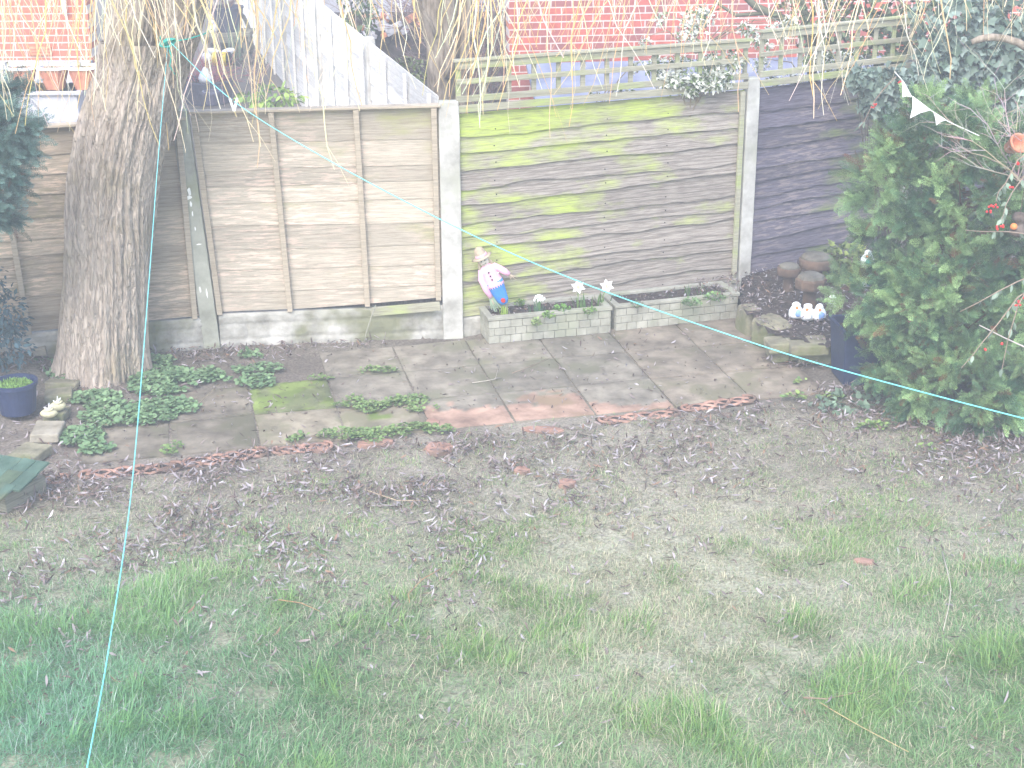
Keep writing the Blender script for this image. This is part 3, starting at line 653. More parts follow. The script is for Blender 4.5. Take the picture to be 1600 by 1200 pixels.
# ------------------------------------------------------------------ raised stone bed on the right
def soilpatch(name, pts, z, under=.0, nn=40):
    P = [Vector((p.x, p.y, 0)) for p in pts]; x0 = min(p.x for p in P); x1 = max(p.x for p in P); y0 = min(p.y for p in P); y1 = max(p.y for p in P)
    st = .05; xs = np.arange(x0, x1+st, st); ys = np.arange(y0, y1+st, st); X, Y = np.meshgrid(xs, ys, indexing='ij')
    ins = np.zeros(X.shape, bool); n = len(P)
    for k in range(n):
        a, b = P[k], P[(k+1) % n]; c = ((a.y > Y) != (b.y > Y)) & (X < (b.x-a.x)*(Y-a.y)/((b.y-a.y) or 1e-9)+a.x); ins ^= c
    Z = np.where(ins, z+.05*fbm(X*5, Y*5, 2)-.02, -.04)
    I = np.arange(X.size).reshape(X.shape); keep = ins.copy(); keep[1:] |= ins[:-1]; keep[:, 1:] |= ins[:, :-1]
    Fq = np.stack([I[:-1, :-1], I[1:, :-1], I[1:, 1:], I[:-1, 1:]], -1)[keep[:-1, :-1]].reshape(-1, 4)
    o = npmesh(name, np.stack([X, Y, Z], -1).reshape(-1, 3), Fq, M['soil'], smooth=True); return struct(o)
soilpatch('soil', [bedR[0], bedR[1], bedR[2], bedR[3], bedR[4], bedR[5], Vector((5.2, 14.3, 0)), Vector(E_), Vector(Cc)], .2)
def stone(P, size, rz, label, mat='stone', group='stones edging the raised bed', name='edging_stone', jit=.12, catg='stone'):
    m = MB(); n = 4; V = []
    import itertools
    sx, sy, sz = [k/2 for k in size]; o = bpy.data.objects
    bmv = MB(); bmv.box((0, 0, 0), size, jit=min(size)*jit)
    ob = bmv.build(name, M[mat], loc=P); ob.rotation_euler = (rnd.uniform(-.05, .05), rnd.uniform(-.05, .05), rz)
    b = ob.modifiers.new('bevel', 'BEVEL'); b.width = min(size)*.18; b.segments = 3
    s2 = ob.modifiers.new('sub', 'SUBSURF'); s2.subdivision_type = 'SIMPLE'; s2.levels = s2.render_levels = 2
    tx = bpy.data.textures.get('rocky') or bpy.data.textures.new('rocky', 'CLOUDS'); tx.noise_scale = .09
    dd = ob.modifiers.new('disp', 'DISPLACE'); dd.texture = tx; dd.strength = min(size)*.16; dd.texture_coords = 'GLOBAL'
    return tag(ob, label, catg, group)
a30 = math.atan2((bedR[2]-bedR[1]).y, (bedR[2]-bedR[1]).x)
stone(at(1172, 500, z=.1), (.26, .16, .22), a30, 'upright mossy stone tight against the right trough')
stone(at(1208, 520, z=.12), (.36, .24, .24), a30+.15, 'large flat topped mossy stone at the corner of the raised bed')
stone(at(1228, 538, z=.16), (.3, .2, .09), .1, 'flat mossy coping stone in front of the white figurines, upper course', )
stone(at(1262, 541, z=.16), (.32, .22, .09), .05, 'long flat coping stone beside the dark blue planter, upper course')
stone(at(1228, 552, z=.06), (.28, .18, .1), .05, 'rough stone under the flat coping stone, lower course')
stone(at(1275, 554, z=.06), (.34, .18, .1), .08, 'buff stone left of the dark blue planter, lower course')
stone(at(1372, 560, z=.1), (.5, .2, .2), .1, 'long stone behind the dark blue planter under the conifer')
stone(at(1480, 575, z=.1), (.5, .2, .2), .1, 'long stone deep under the green conifer')

def mushroom(P, h, r, label, square=False, ry=.85):
    root = thing('mushroom_ornament', label, 'garden ornament', P, 0, 'terracotta mushroom ornaments')
    m = MB(); n = 16; m.lathe([(r*.5, -.03), (r*.48, h*.2), (r*.42, h*.45), (r*.46, h*.6)], 20, wob=.02); m.build('stalk', M['terra_old'], root, smooth=True)
    m = MB(); nn = 8 if square else 24; m.lathe([(r*.5, h*.52), (r*.96, h*.58), (r, h*.64), (r, h*.82), (r*.93, h*.86)], nn, wob=0 if square else .02); m.build('cap_rim', M['terra_old'], root, smooth=not square)
    m = MB(); m.lathe([(r*.9, h*.84), (r*.8, h*.93), (r*.5, h*.985), (r*.1, h)], nn if square else 24); m.build('cap_top', M['slate'], root, smooth=not square)
mushroom(at(1231, 455, z=.2), .25, .1, 'small round terracotta mushroom ornament at the left of the three')
mushroom(at(1272, 448, z=.22), .3, .145, 'wide terracotta mushroom ornament at the back behind the hexagonal one')
mushroom(at(1264, 482, z=.2), .31, .13, 'hexagonal capped terracotta mushroom ornament in front', True)
def figurine(P, label, c2, h=.1, name='figurine', group='small white glazed figurines'):
    root = thing(name, label, 'figurine', P, rnd.uniform(-.3, .3), group); r = h*.38
    m = MB(); m.lathe([(r*.8, 0), (r*1.02, h*.12), (r, h*.4), (r*.72, h*.6), (r*.5, h*.68)], 16, sy=.8, wob=.05); m.build('body', M['white'], root, smooth=True)
    m = MB(); m.blob((0, 0, h*.72), (r*.6, r*.55, r*.48), 12, .06); m.build('head', M['white'], root, smooth=True)
    m = MB(); m.blob((r*.15, -r*.72, h*.3), (r*.5, r*.25, h*.22), 10, .05); m.build('painted_patch', M[c2], root, smooth=True)
    m = MB(); m.blob((-r*.1, -r*.6, h*.62), (r*.25, r*.2, r*.2), 8, .02); m.build('painted_face', M['orange'], root, smooth=True)
figurine(at(1243, 496, z=.215), 'white figurine at the left of the row of three, dark blue foot', 'bluegl', .15)
figurine(at(1261, 499, z=.215), 'white figurine in the middle of the row of three', 'white', .15)
figurine(at(1279, 499, z=.215), 'white and pale blue figurine at the right of the row of three', 'bluegl', .145)
root = thing('beehive_ornament', 'small white ribbed ornament behind the right figurine', 'figurine', at(1300, 479, z=.215))
m = MB(); m.lathe([(.035, 0), (.036, .03), (.034, .07), (.022, .095), (.005, .1)], 16); m.build('body', M['white'], root, smooth=True)
m = MB()
for z in (.025, .05, .075): m.lathe([(.0355, z-.005), (.0385, z), (.0355, z+.005)], 16)
m.build('ribs', M['slate'], root, smooth=True)
figurine(at(1355, 417, z=.5), 'white and teal figurine peeping from the conifer beside the yellow green fern', 'teal', .16, group=None)
figurine(at(1356, 447, z=.4), 'pale blue white figurine half hidden low in the conifer', 'bluegl', .13, group=None)
def pot(P, r0, r1, h, mat, label, name='plant_pot', rim=.012, soil=True, plants=None, catg='plant pot', sq=False, group=None, tilt=None):
    root = thing(name, label, catg, P, 0, group)
    if tilt: root.rotation_euler = tilt
    m = MB(); n = 32; m.lathe([(r0*.2, .0), (r0, 0), (r1, h-.03), (r1+rim, h-.028), (r1+rim, h), (r1-.006, h), (r1-.012, h-.05), (r1*.8, h*.55), (.01, h*.5)], n); m.build('pot_wall', M[mat], root, smooth=False, bevel=0)
    if soil:
        m = MB(); m.lathe([(r1-.012, h-.055), (r1*.6, h-.045), (.01, h-.04)], n, wob=.01); m.build('soil_fill', M['soil'], root, smooth=True)
    return root
pot(at(1415, 500, z=.22), .06, .085, .15, 'terra', 'left of two small terracotta pots half buried in the conifer', group='two terracotta pots under the conifer')
pot(at(1437, 500, z=.22), .06, .085, .15, 'terra', 'right of two small terracotta pots half buried in the conifer', group='two terracotta pots under the conifer')
# dark blue square planter
base = at(1322, 598, z=0)
root = thing('tall_planter', 'tall dark blue planter at the left foot of the green conifer', 'planter', base+Vector((.11, .1, 0)), .1)
m = MB(); w0, w1, hh = .16, .19, .42
V = [(a*w_, b*w_, z) for w_, z in ((w0, 0), (w1, hh), (w1+.012, hh), (w1+.012, hh+.03), (w1-.01, hh+.03), (w1-.015, hh-.05)) for a, b in ((-1, -1), (1, -1), (1, 1), (-1, 1))]
Fs = [(i*4+k, i*4+(k+1) % 4, i*4+4+(k+1) % 4, i*4+4+k) for i in range(5) for k in range(4)]+[(0, 3, 2, 1)]
m.add(V, Fs); m.build('planter_wall', M['plastic'], root, bevel=.006)
m = MB(); m.box((0, 0, hh-.04), (w1*1.9, w1*1.9, .02)); m.build('soil_fill', M['soil'], root)

# ------------------------------------------------------------------ foliage builders
def frond_template():
    Q = []; C = []
    def dia(p, a, L, w, tip):
        d = np.array([cos(a), sin(a)]); e = np.array([-d[1], d[0]]); p = np.array(p)
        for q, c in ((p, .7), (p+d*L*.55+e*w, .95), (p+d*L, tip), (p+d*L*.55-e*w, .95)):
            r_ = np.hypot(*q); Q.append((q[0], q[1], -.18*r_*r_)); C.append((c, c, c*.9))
    for i in range(6):
        t = .05+.155*i; l = .12+.26*(1-t)**.8
        for s in (-1, 1):
            a = s*(.9-.3*t); tt = t+.05*s
            for u in range(3):
                q = (tt+cos(a)*l*u/3, sin(a)*l*u/3); k_ = .85+.2*u
                dia(q, a+.6*(1 if (u+i) % 2 else -1), l*.44, .017, 1.15*k_); dia(q, a-.15*(1 if (u+i) % 2 else -1), l*.4, .014, 1.0*k_)
    for u in range(4): dia((u*.25, 0), .2*(-1)**u, .3, .012, 1.1)
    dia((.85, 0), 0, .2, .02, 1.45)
    return np.array(Q), np.arange(len(Q)).reshape(-1, 4), np.array(C)
FT = frond_template()
def conifer_foliage(lumps, nclump, nf, size, c1, c2, dead=.05, seed=1, front=True):
    """lumps: list of (centre, radii, share)"""
    g = np.random.default_rng(seed); parts = []
    tot = sum(l[2] for l in lumps)
    for cen, rad, sh in lumps:
        n = int(nclump*sh/tot); cen = np.array(cen); rad = np.array(rad)
        for _ in range(n):
            th = g.uniform(0, 2*pi); u = g.uniform(-.9, 1); d = np.array([cos(th)*(1-u*u)**.5, sin(th)*(1-u*u)**.5, u])
            if front and d[1] > .45 and g.random() < .75: d[1] *= -1
            p = cen+rad*d*g.uniform(.62, .98); nn = d/rad; nn /= np.linalg.norm(nn)
            k = nf; axis = nn*.8+np.array([0, 0, .55])+g.normal(0, .18, 3); axis /= np.linalg.norm(axis)
            D = axis[None]+g.normal(0, .55, (k, 3)); D[:, 2] -= .1; D /= np.linalg.norm(D, axis=1)[:, None]
            X, Y, Z = frames(D, g.normal(0, 1., k)); s = size*g.uniform(.5, 1.3, k)
            P = p[None]+D*g.uniform(-.3, .5, (k, 1))*size+g.normal(0, .025, (k, 3)); mixf = np.clip(g.uniform(-.2, 1)+g.normal(0, .2, (k, 1)), 0, 1)
            col = np.array(c1)[None]*(1-mixf)+np.array(c2)[None]*mixf; col = col*g.uniform(.55, 1.25, (k, 1))*g.uniform(.75, 1.2)
            dd = g.random(k) < dead; col[dd] = np.array(S(120, 78, 52))*g.uniform(.6, 1.1)
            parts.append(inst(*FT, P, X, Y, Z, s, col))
    return cat(parts)
# green conifer (right)
root = thing('conifer_shrub', 'big bright green conifer shrub at the right edge of the garden', 'shrub', (3.15, 10.35, 0))
def loc(v): return (v[0]-3.15, v[1]-10.35, v[2])
c1, c2 = S(76, 114, 86), S(158, 190, 132)
lumps = [(loc((3.25, 10.5, 1.35)), (.72, .6, .8), 5), (loc((3.05, 10.35, .8)), (.55, .5, .5), 4), (loc((3.25, 10.1, .32)), (.6, .5, .36), 3), (loc((2.6, 10.75, .72)), (.22, .25, .16), 1.0),
         (loc((3.75, 10.3, .9)), (.6, .6, 1.1), 3.5), (loc((2.75, 10.4, .33)), (.2, .25, .16), .7), (loc((2.82, 10.62, 1.5)), (.38, .35, .5), 2.2), (loc((3.1, 10.6, 1.9)), (.5, .4, .32), 2)]
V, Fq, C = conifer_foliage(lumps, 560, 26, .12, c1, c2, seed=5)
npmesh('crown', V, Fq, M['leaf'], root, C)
m = MB(); m.tube([(0, .1, -.05), (.02, .1, .7), (.05, .1, 1.5)], [.06, .045, .02], 10, S(96, 74, 58)); r = random.Random(3)
for k in range(70):
    z = r.uniform(.1, 1.6); a = r.uniform(0, 6.28); L = r.uniform(.3, .6); m.tube([(.02, .1, z), (.02+L*.5*cos(a), .1+L*.5*sin(a), z+.1), (.02+L*cos(a), .1+L*sin(a), z+.3)], [.014, .009, .003], 5, S(100, 76, 58))
m.build('branches', M['twig'], root)
# blue-green conifer (left)
root = thing('blue_conifer', 'blue green conifer hanging in at the upper left edge', 'shrub', (-4.15, 10.2, .1))
V, Fq, C = conifer_foliage([((.62, -.1, 2.02), (.36, .36, .4), 3), ((.52, -.1, 1.62), (.34, .36, .36), 2.5), ((.0, 0, 1.5), (.4, .4, 1.1), 3)], 240, 30, .11, S(76, 114, 110), S(146, 178, 174), .02, seed=9)
npmesh('crown', V, Fq, M['leaf'], root, C)
m = MB(); m.tube([(-.2, 0, -.2), (-.15, 0, 1), (-.1, 0, 2.2)], [.07, .05, .02], 10, S(90, 74, 60))
for k in range(40):
    z = r.uniform(.7, 2.); a = r.uniform(-1.5, 1.2); L = r.uniform(.3, .6); m.tube([(-.15, 0, z), (-.15+L*cos(a), L*sin(a), z+.12)], [.012, .003], 5, S(96, 80, 66))
m.build('branches', M['twig'], root)

def leaf_cloud(P, D, size, cols, shape='oval', spin=.6):
    n = len(P)
    if shape == 'ivy': pts = [(0, 0), (.15, .42), (.42, .34), (.55, .56), (.72, .22), (1.05, 0), (.72, -.22), (.55, -.56), (.42, -.34), (.15, -.42)]
    elif shape == 'round': pts = [(.5+.5*cos(a), .5*sin(a)) for a in np.linspace(pi, -pi, 9)[:-1]]
    else: pts = [(0, 0), (.25, .2), (.55, .24), (.85, .12), (1.05, 0), (.85, -.12), (.55, -.24), (.25, -.2)]
    TV = np.array([(x, y, .15*abs(y)-.12*x*x) for x, y in pts]); TF = np.arange(len(pts))[None]; TC = np.ones((len(pts), 3))
    X, Y, Z = frames(D, rg.normal(0, spin, n)); return inst(TV, TF, TC, P, X, Y, Z, size, cols)
def shell(cen, rad, n, inner=.55, facing=True):
    d = rg.normal(0, 1, (n, 3)); d /= np.linalg.norm(d, axis=1)[:, None]
    if facing: d[:, 1] = np.where((d[:, 1] > .3) & (rg.random(n) < .7), -d[:, 1], d[:, 1])
    return np.array(cen)+d*np.array(rad)*rg.uniform(inner, 1, (n, 1)), d
def bush(name, label, base, lumps, n, size, c1, c2, shape='oval', stems=12, stemcol=S(100, 86, 72), droop=.3, catg='shrub', group=None, edge=None):
    root = thing(name, label, catg, base, 0, group); parts = []; tot = sum(l[2] for l in lumps); ends = []
    for cen, rad, sh in lumps:
        k = int(n*sh/tot); P, d = shell(cen, rad, k); cl = fbm(P[:, 0]*6+P[:, 1]*3, P[:, 2]*6, 2)
        D = d+rg.normal(0, .7, (k, 3)); D[:, 2] -= droop; mf = np.clip(cl*1.6-.3+rg.normal(0, .15, k), 0, 1)[:, None]
        keep = cl > .3; P, D, mf = P[keep], D[keep], mf[keep]; k = len(P)
        col = (np.array(c1)*(1-mf)+np.array(c2)*mf)*rg.uniform(.7, 1.25, (k, 1)); parts.append(leaf_cloud(P, D, size*rg.uniform(.6, 1.25, k), col, shape)); ends += [tuple(P[rg.integers(k)]) for _ in range(max(1, int(stems*sh/tot)))]
    V, Fq, C = cat(parts); npmesh('leaves', V, Fq, M['leaf'], root, C)
    m = MB()
    for e in ends:
        e = Vector(e); m.tube([(e.x*.2, e.y*.2, -.03), (e.x*.6+rnd.uniform(-.03, .03), e.y*.6, e.z*.5), e], [.009, .006, .002], 5, stemcol)
    m.build('stems', M['twig'], root); return root
# dark shrub lower left
bush('evergreen_shrub', 'dark blue green evergreen shrub low at the left edge against the fence', at(-10, 590, z=.05), [((0, .1, .25), (.3, .25, .3), 2), ((.12, .1, .5), (.16, .16, .22), 1), ((-.1, 0, .75), (.3, .2, .3), 1.5)], 1500, .05, S(40, 62, 62), S(92, 122, 132), stems=16)
# ivy over the right fence
def ivy():
    base = Vector((E_.x-.2, E_.y-.45, 0)); root = thing('ivy', 'blue green ivy heaped over the dark fence panel and its trellis', 'climbing plant', base); parts = []
    blobs = [((1385, 130), .17, 1.), ((1345, 118), .10, .5), ((1462, 112), .24, 1.5), ((1520, 90), .30, 2), ((1590, 110), .3, 2), ((1480, 140), .22, 1.), ((1370, 155), .13, .6), ((1500, 30), .34, 1.6), ((1570, 20), .3, 1.4), ((1640, 60), .4, 2), ((1385, 178), .07, .25), ((1560, 160), .25, 1.)]
    tot = sum(b[2] for b in blobs); st = []
    for (px_, py_), rr, sh in blobs:
        yy = 13.2+.5*(px_-1350)/200-.2; c = at(px_, py_, y=yy); k = int(3600*sh/tot); P, d = shell(c-base, (rr*1.25, rr*.8, rr), k, .6)
        D = d*.4+rg.normal(0, .5, (k, 3)); D[:, 2] -= .7; D[:, 1] -= .5; mf = np.clip(rg.normal(.4, .3, (k, 1)), 0, 1)
        parts.append(leaf_cloud(P, D, .085*rg.uniform(.5, 1.25, k), (np.array(S(86, 106, 88))*(1-mf)+np.array(S(160, 176, 166))*mf)*rg.uniform(.7, 1.2, (k, 1)), 'ivy', .8)); st.append(c-base)
    V, Fq, C = cat(parts); npmesh('leaves', V, Fq, M['leaf'], root, C)
    m = MB()
    for c in st:
        for q in range(3):
            a = Vector((rnd.uniform(-.1, .5), .35, 0)); m.tube([a, Vector((c.x*.7, c.y+.1, c.z*.55)), c+Vector((rnd.uniform(-.1, .1), 0, rnd.uniform(-.1, .1)))], [.009, .006, .003], 6, S(84, 74, 68))
    m.build('stems', M['twig'], root)
ivy()
# ivy patch + yellow green fern behind the mushrooms
bush('bed_ivy', 'grey green ivy with yellow leaves behind the mushroom ornaments', at(1320, 430, z=.25), [((0, 0, .14), (.28, .16, .16), 2), ((.1, -.12, .04), (.25, .14, .12), 1), ((-.15, .05, .12), (.12, .1, .1), .6)], 620, .055, S(78, 98, 70), S(168, 180, 96), 'ivy', 14)
bush('creeping_ivy', 'dark ivy creeping over the leaves beside the dark blue planter', at(1350, 635, z=.0), [((0, 0, .03), (.42, .18, .06), 2), ((.35, -.1, .04), (.25, .15, .07), 1)], 170, .06, S(70, 92, 76), S(118, 140, 118), 'ivy', 12)
# variegated euonymus woven through the trellis
def varieg(label, pts, n):
    b0 = at(pts[0][0], pts[0][1], y=pts[0][3]); root = thing('variegated_plant', label, 'climbing plant', b0, 0, 'white variegated climbers'); parts = []; m = MB(); tot = sum(p[2]**2 for p in pts)
    for px_, py_, rr, yy in pts:
        c = at(px_, py_, y=yy)-b0; k = int(n*rr*rr/tot)+6; P, d = shell(c, (rr*1.3, rr*.5, rr), k, .3); D = rg.normal(0, .6, (k, 3))+d*.4; D[:, 2] -= .1
        white = (rg.random(k) < .68)[:, None]; col = np.where(white, np.array(S(236, 238, 226)), np.array(S(122, 140, 98)))*rg.uniform(.8, 1.05, (k, 1))
        parts.append(leaf_cloud(P, D, .05*rg.uniform(.6, 1.2, k), col, 'oval', .9)); 
        m.tube([Vector((0, .05, -.3)), c*.5+Vector((rnd.uniform(-.05, .05), 0, 0)), c+Vector((0, 0, rr*.7))], [.006, .005, .002], 5, S(140, 128, 108))
    V, Fq, C = cat(parts); npmesh('leaves', V, Fq, M['leaf'], root, C); m.build('stems', M['twig'], root)
yT = 12.66
varieg('dense white variegated climber on the trellis left of the second pale post', [(1080, 130, .11, yT), (1045, 125, .09, yT-.05), (1110, 125, .09, yT), (1025, 105, .08, yT+.15), (1060, 100, .08, yT+.15), (1110, 98, .09, yT+.15), (1145, 95, .09, yT+.2), (1130, 125, .08, yT+.1)], 1700)
varieg('airy white variegated sprays rising above the trellis against the brick wall', [(1090, 30, .12, 13.4), (1075, 55, .09, 13.4), (1105, 20, .08, 13.4), (1165, 45, .07, 13.4), (1005, 65, .05, 13.3), (1030, 30, .06, 13.4), (1215, 45, .08, 13.5), (1235, 35, .06, 13.5), (1180, 60, .07, 13.4), (1195, 68, .06, 13.4)], 700)
varieg('white variegated sprays behind the trellis of the dark fence panel', [(1272, 95, .09, 13.55), (1300, 95, .1, 13.6), (1330, 90, .1, 13.7), (1210, 128, .07, 13.3), (1190, 100, .07, 13.3), (1305, 120, .06, 13.6), (1240, 125, .06, 13.4)], 600)
varieg('few white variegated leaves at the foot of the trellis in the middle', [(930, 145, .05, 12.75), (965, 140, .05, 12.8), (985, 140, .04, 12.8), (990, 105, .05, 12.85)], 110)
# background shrubs behind the fence
DK1, DK2 = S(56, 66, 48), S(110, 122, 88)
bush('background_shrub', 'dark leafy shrub behind the trellis right of the red brick wall', at(1330, 150, y=15.2), [((0, 0, .5), (.55, .4, .5), 2), ((.8, .2, .6), (.6, .4, .7), 2), ((1.5, 0, .6), (.6, .4, .8), 2)], 2400, .075, DK1, DK2, 'ivy', 26, group=None)
bush('laurel_shrub', 'small green shrub at the top edge beside the silvery side fence', at(560, 40, y=19.5), [((0, 0, .2), (.25, .2, .45), 1)], 340, .09, S(64, 82, 50), S(120, 140, 92), stems=8)
bush('hedge_shrub', 'low green shrub just behind the silvery side fence', at(640, 115, y=14.5), [((0, 0, .0), (.22, .2, .16), 1)], 240, .05, S(88, 100, 66), S(140, 152, 104), stems=8)

def twigbush(name, label, base, n, spread, hgt, col, rad=.004, seed=1, fork=3, leafn=0, catg='shrub', up=.9, group=None):
    root = thing(name, label, catg, base, 0, group); r = random.Random(seed); m = MB(); tips = []
    def grow(p, d, L, rr, lv):
        pts = [p]; q = p; dd = d
        for k in range(4):
            dd = (dd+Vector((r.gauss(0, .16), r.gauss(0, .16), r.gauss(0, .1)))).normalized(); q = q+dd*L/4; pts.append(q)
        m.tube(pts, [rr, rr*.85, rr*.7, rr*.55, rr*.35], 4 if lv else 5, tuple(c*r.uniform(.8, 1.2) for c in col)); tips.append(q)
        if lv < 2:
            for k in range(fork): grow(pts[r.randint(1, 4)], (dd+Vector((r.gauss(0, .6), r.gauss(0, .6), r.gauss(0, .35)))).normalized(), L*r.uniform(.35, .65), rr*.55, lv+1)
    for k in range(n):
        a = r.uniform(0, 6.28); d = Vector((cos(a)*spread, sin(a)*spread*.7, up)).normalized(); grow(Vector((r.gauss(0, .05), r.gauss(0, .05), 0)), d, hgt*r.uniform(.6, 1), rad, 0)
    m.build('branches', M['twig'], root); return root, tips
twigbush('bare_shrub', 'dark bare twiggy shrub behind the trellis in front of the red brick wall', at(760, 170, z=.3), 46, .55, 2.3, S(128, 104, 104), .009, 5, 5)
twigbush('bare_shrub', 'dark bare twiggy shrub beside the neighbour tree at the top', at(615, 120, z=.3), 26, .5, 1.7, S(120, 100, 100), .008, 6, 4)
twigbush('rose_shrub', 'pale bare twiggy shrub in front of the conifer at the right edge', Vector((3.42, 10.0, 1.75)), 24, .9, .62, S(178, 164, 156), .005, 9, 4)
twigbush('heather_shrub', 'reddish heather mound behind the leaning post', at(312, 150, z=.35), 60, .9, .6, S(176, 96, 104), .006, 12, 3)
twigbush('bare_plant', 'short pinkish bare stems in the neighbour soil bed', at(398, 130, z=.32), 16, .5, .5, S(190, 160, 150), .006, 15, 2)

# multi-stem neighbour tree
root = thing('multistem_tree', 'grey brown tree with several stems behind the upright concrete post', 'tree', at(695, 190, y=14.2))
b0 = root.location.copy(); m = MB()
for (p, q, r0, r1, yy) in (((690, 180), (672, -60), .12, .075, 14.2), ((700, 180), (712, -60), .12, .085, 14.3), ((715, 170), (735, -30), .05, .03, 14.2), ((682, 90), (640, -40), .05, .035, 14.2), ((705, 120), (702, -50), .06, .05, 14.1), ((685, 60), (620, -60), .02, .012, 14.)):
    a, c = at(*p, y=yy)-b0, at(*q, y=yy)-b0; c = c+(c-a)*.8; pts = [a.lerp(c, t)+Vector((rnd.uniform(-.02, .02), 0, 0)) for t in np.linspace(0, 1, 9)]
    if p[1] > 150: pts[0].z = -b0.z+.25
    m.tube(pts, list(np.linspace(r0, r1, 9)), 14)
m.build('trunk', M['bark2'], root, smooth=True)
_, _ = twigbush('bare_shrub', 'thin grey twigs round the foot of the neighbour tree', at(735, 165, z=.5), 12, .7, 1.5, S(150, 134, 118), .006, 33, 3)
# dark branch tree top right behind brick
root = thing('background_tree', 'grey green mossy branches in front of the red brick wall at the top', 'tree', at(1260, 90, y=15)); b0 = root.location.copy(); m = MB()
for pts, r0 in (([(1270, 130), (1265, 60), (1225, 30), (1180, 10), (1150, -20), (1120, -60)], .05), ([(1265, 60), (1255, 10), (1240, -40)], .045), ([(1200, 20), (1150, 24), (1125, 8), (1108, -12)], .022), ([(1258, 30), (1300, -10), (1340, -60)], .03)):
    m.tube([at(*p, y=15)-b0 for p in pts], list(np.linspace(r0, r0*.5, len(pts))), 10, S(104, 104, 84))
m.build('branches', M['twig'], root, smooth=True)
P, d = shell((0, 0, .45), (.5, .3, .35), 500, .3); V, Fq, C = leaf_cloud(P, d+rg.normal(0, .6, P.shape), .06*rg.uniform(.6, 1.2, 500), np.array(DK2)*rg.uniform(.5, 1.1, (500, 1)), 'oval'); npmesh('leaves', V, Fq, M['leaf'], root, C)

# ------------------------------------------------------------------ willow
def bark_tube(P, Rr, n=110, amp=.02, seed=0, m=None, step=.02):
    """P centres, R radii; densely sampled with ridged displacement"""
    P = [Vector(p) for p in P]; zs = [p.z for p in P]; zz = np.arange(zs[0], zs[-1], step); cx = np.interp(zz, zs, [p.x for p in P]); cy = np.interp(zz, zs, [p.y for p in P]); rr = np.interp(zz, zs, Rr)
    ker = np.ones(9)/9; sm = lambda a: np.convolve(np.pad(a, 4, 'edge'), ker, 'valid'); cx, cy, rr = sm(cx), sm(cy), sm(rr)
    A_ = np.linspace(0, 2*pi, n, endpoint=False); T, Zg = np.meshgrid(A_, zz); 
    tw = T*1.0+Zg*.12
    f1 = fbm(np.cos(tw)*7+seed, np.sin(tw)*7+Zg*1.4, 1, 3); f2 = fbm((np.cos(tw)*16), np.sin(tw)*16+Zg*3.2, 3, 3)
    ridge = 1-np.abs(f1*2-1); ridge2 = 1-np.abs(f2*2-1)
    lump = fbm(np.cos(T)*1.3+seed, np.sin(T)*1.3+Zg*1.2, 4, 2)-.5
    R_ = rr[:, None]*(1+.16*lump)-amp*ridge**3*1.6-amp*.8*ridge2**3+amp
    if seed == 1: R_ = R_+.10*np.exp(-(Zg+.1)/.13)*(.5+.5*np.cos(5*T+1.2+.8*np.sin(2*T)))
    V = np.stack([cx[:, None]+R_*np.cos(T), cy[:, None]+R_*np.sin(T), Zg], -1).reshape(-1, 3)
    I = np.arange(V.shape[0]).reshape(T.shape); J = np.roll(I, -1, 1); Fq = np.stack([I[:-1], J[:-1], J[1:], I[1:]], -1).reshape(-1, 4)
    return V, Fq, np.ones_like(V)
TB = at(165, 600, z=0)+Vector((0, .3, 0)); WB = Vector((TB.x, TB.y, 0))
root = willow = thing('willow_tree', 'thick barked willow with yellow hanging twigs in front of the left fence', 'tree', WB)
yw = WB.y
def trunkpts(rows):
    P, Rr = [], []
    for (py_, xl, xr) in rows:
        a, b = at(xl, py_, y=yw), at(xr, py_, y=yw); c = (a+b)/2; P.append((c.x-WB.x, 0, c.z)); Rr.append((b-a).length/2)
    i = np.argsort([p[2] for p in P]); return [P[k] for k in i], [Rr[k] for k in i]
P, Rr = trunkpts([(625, 82, 238), (590, 92, 230), (540, 97, 228), (440, 103, 232), (340, 104, 240), (280, 108, 247), (200, 122, 264), (150, 138, 281), (110, 152, 290), (60, 160, 312), (10, 166, 322)])
P = [(P[0][0], 0, -.12)]+P; Rr = [Rr[0]*1.12]+Rr
p1 = bark_tube(P[:-1], Rr[:-1], 260, .026, 1, step=.012)
P, Rr = trunkpts([(170, 150, 215), (110, 157, 240), (60, 163, 250), (0, 172, 256), (-80, 178, 262), (-200, 186, 268), (-330, 190, 268)]); p2 = bark_tube(P, Rr, 110, .018, 4)
P, Rr = trunkpts([(230, 205, 262), (150, 225, 283), (100, 240, 300), (50, 250, 314), (0, 255, 323), (-80, 262, 328), (-200, 280, 345), (-330, 310, 370)]); p3 = bark_tube(P, Rr, 110, .018, 8)
V, Fq, C = cat([p1, p2, p3]); npmesh('trunk', V, Fq, M['bark'], root, C, smooth=True)
topL = Vector((at(228, -330, y=yw).x, yw, at(228, -330, y=yw).z)); topR = Vector((at(340, -330, y=yw).x, yw, at(340, -330, y=yw).z))
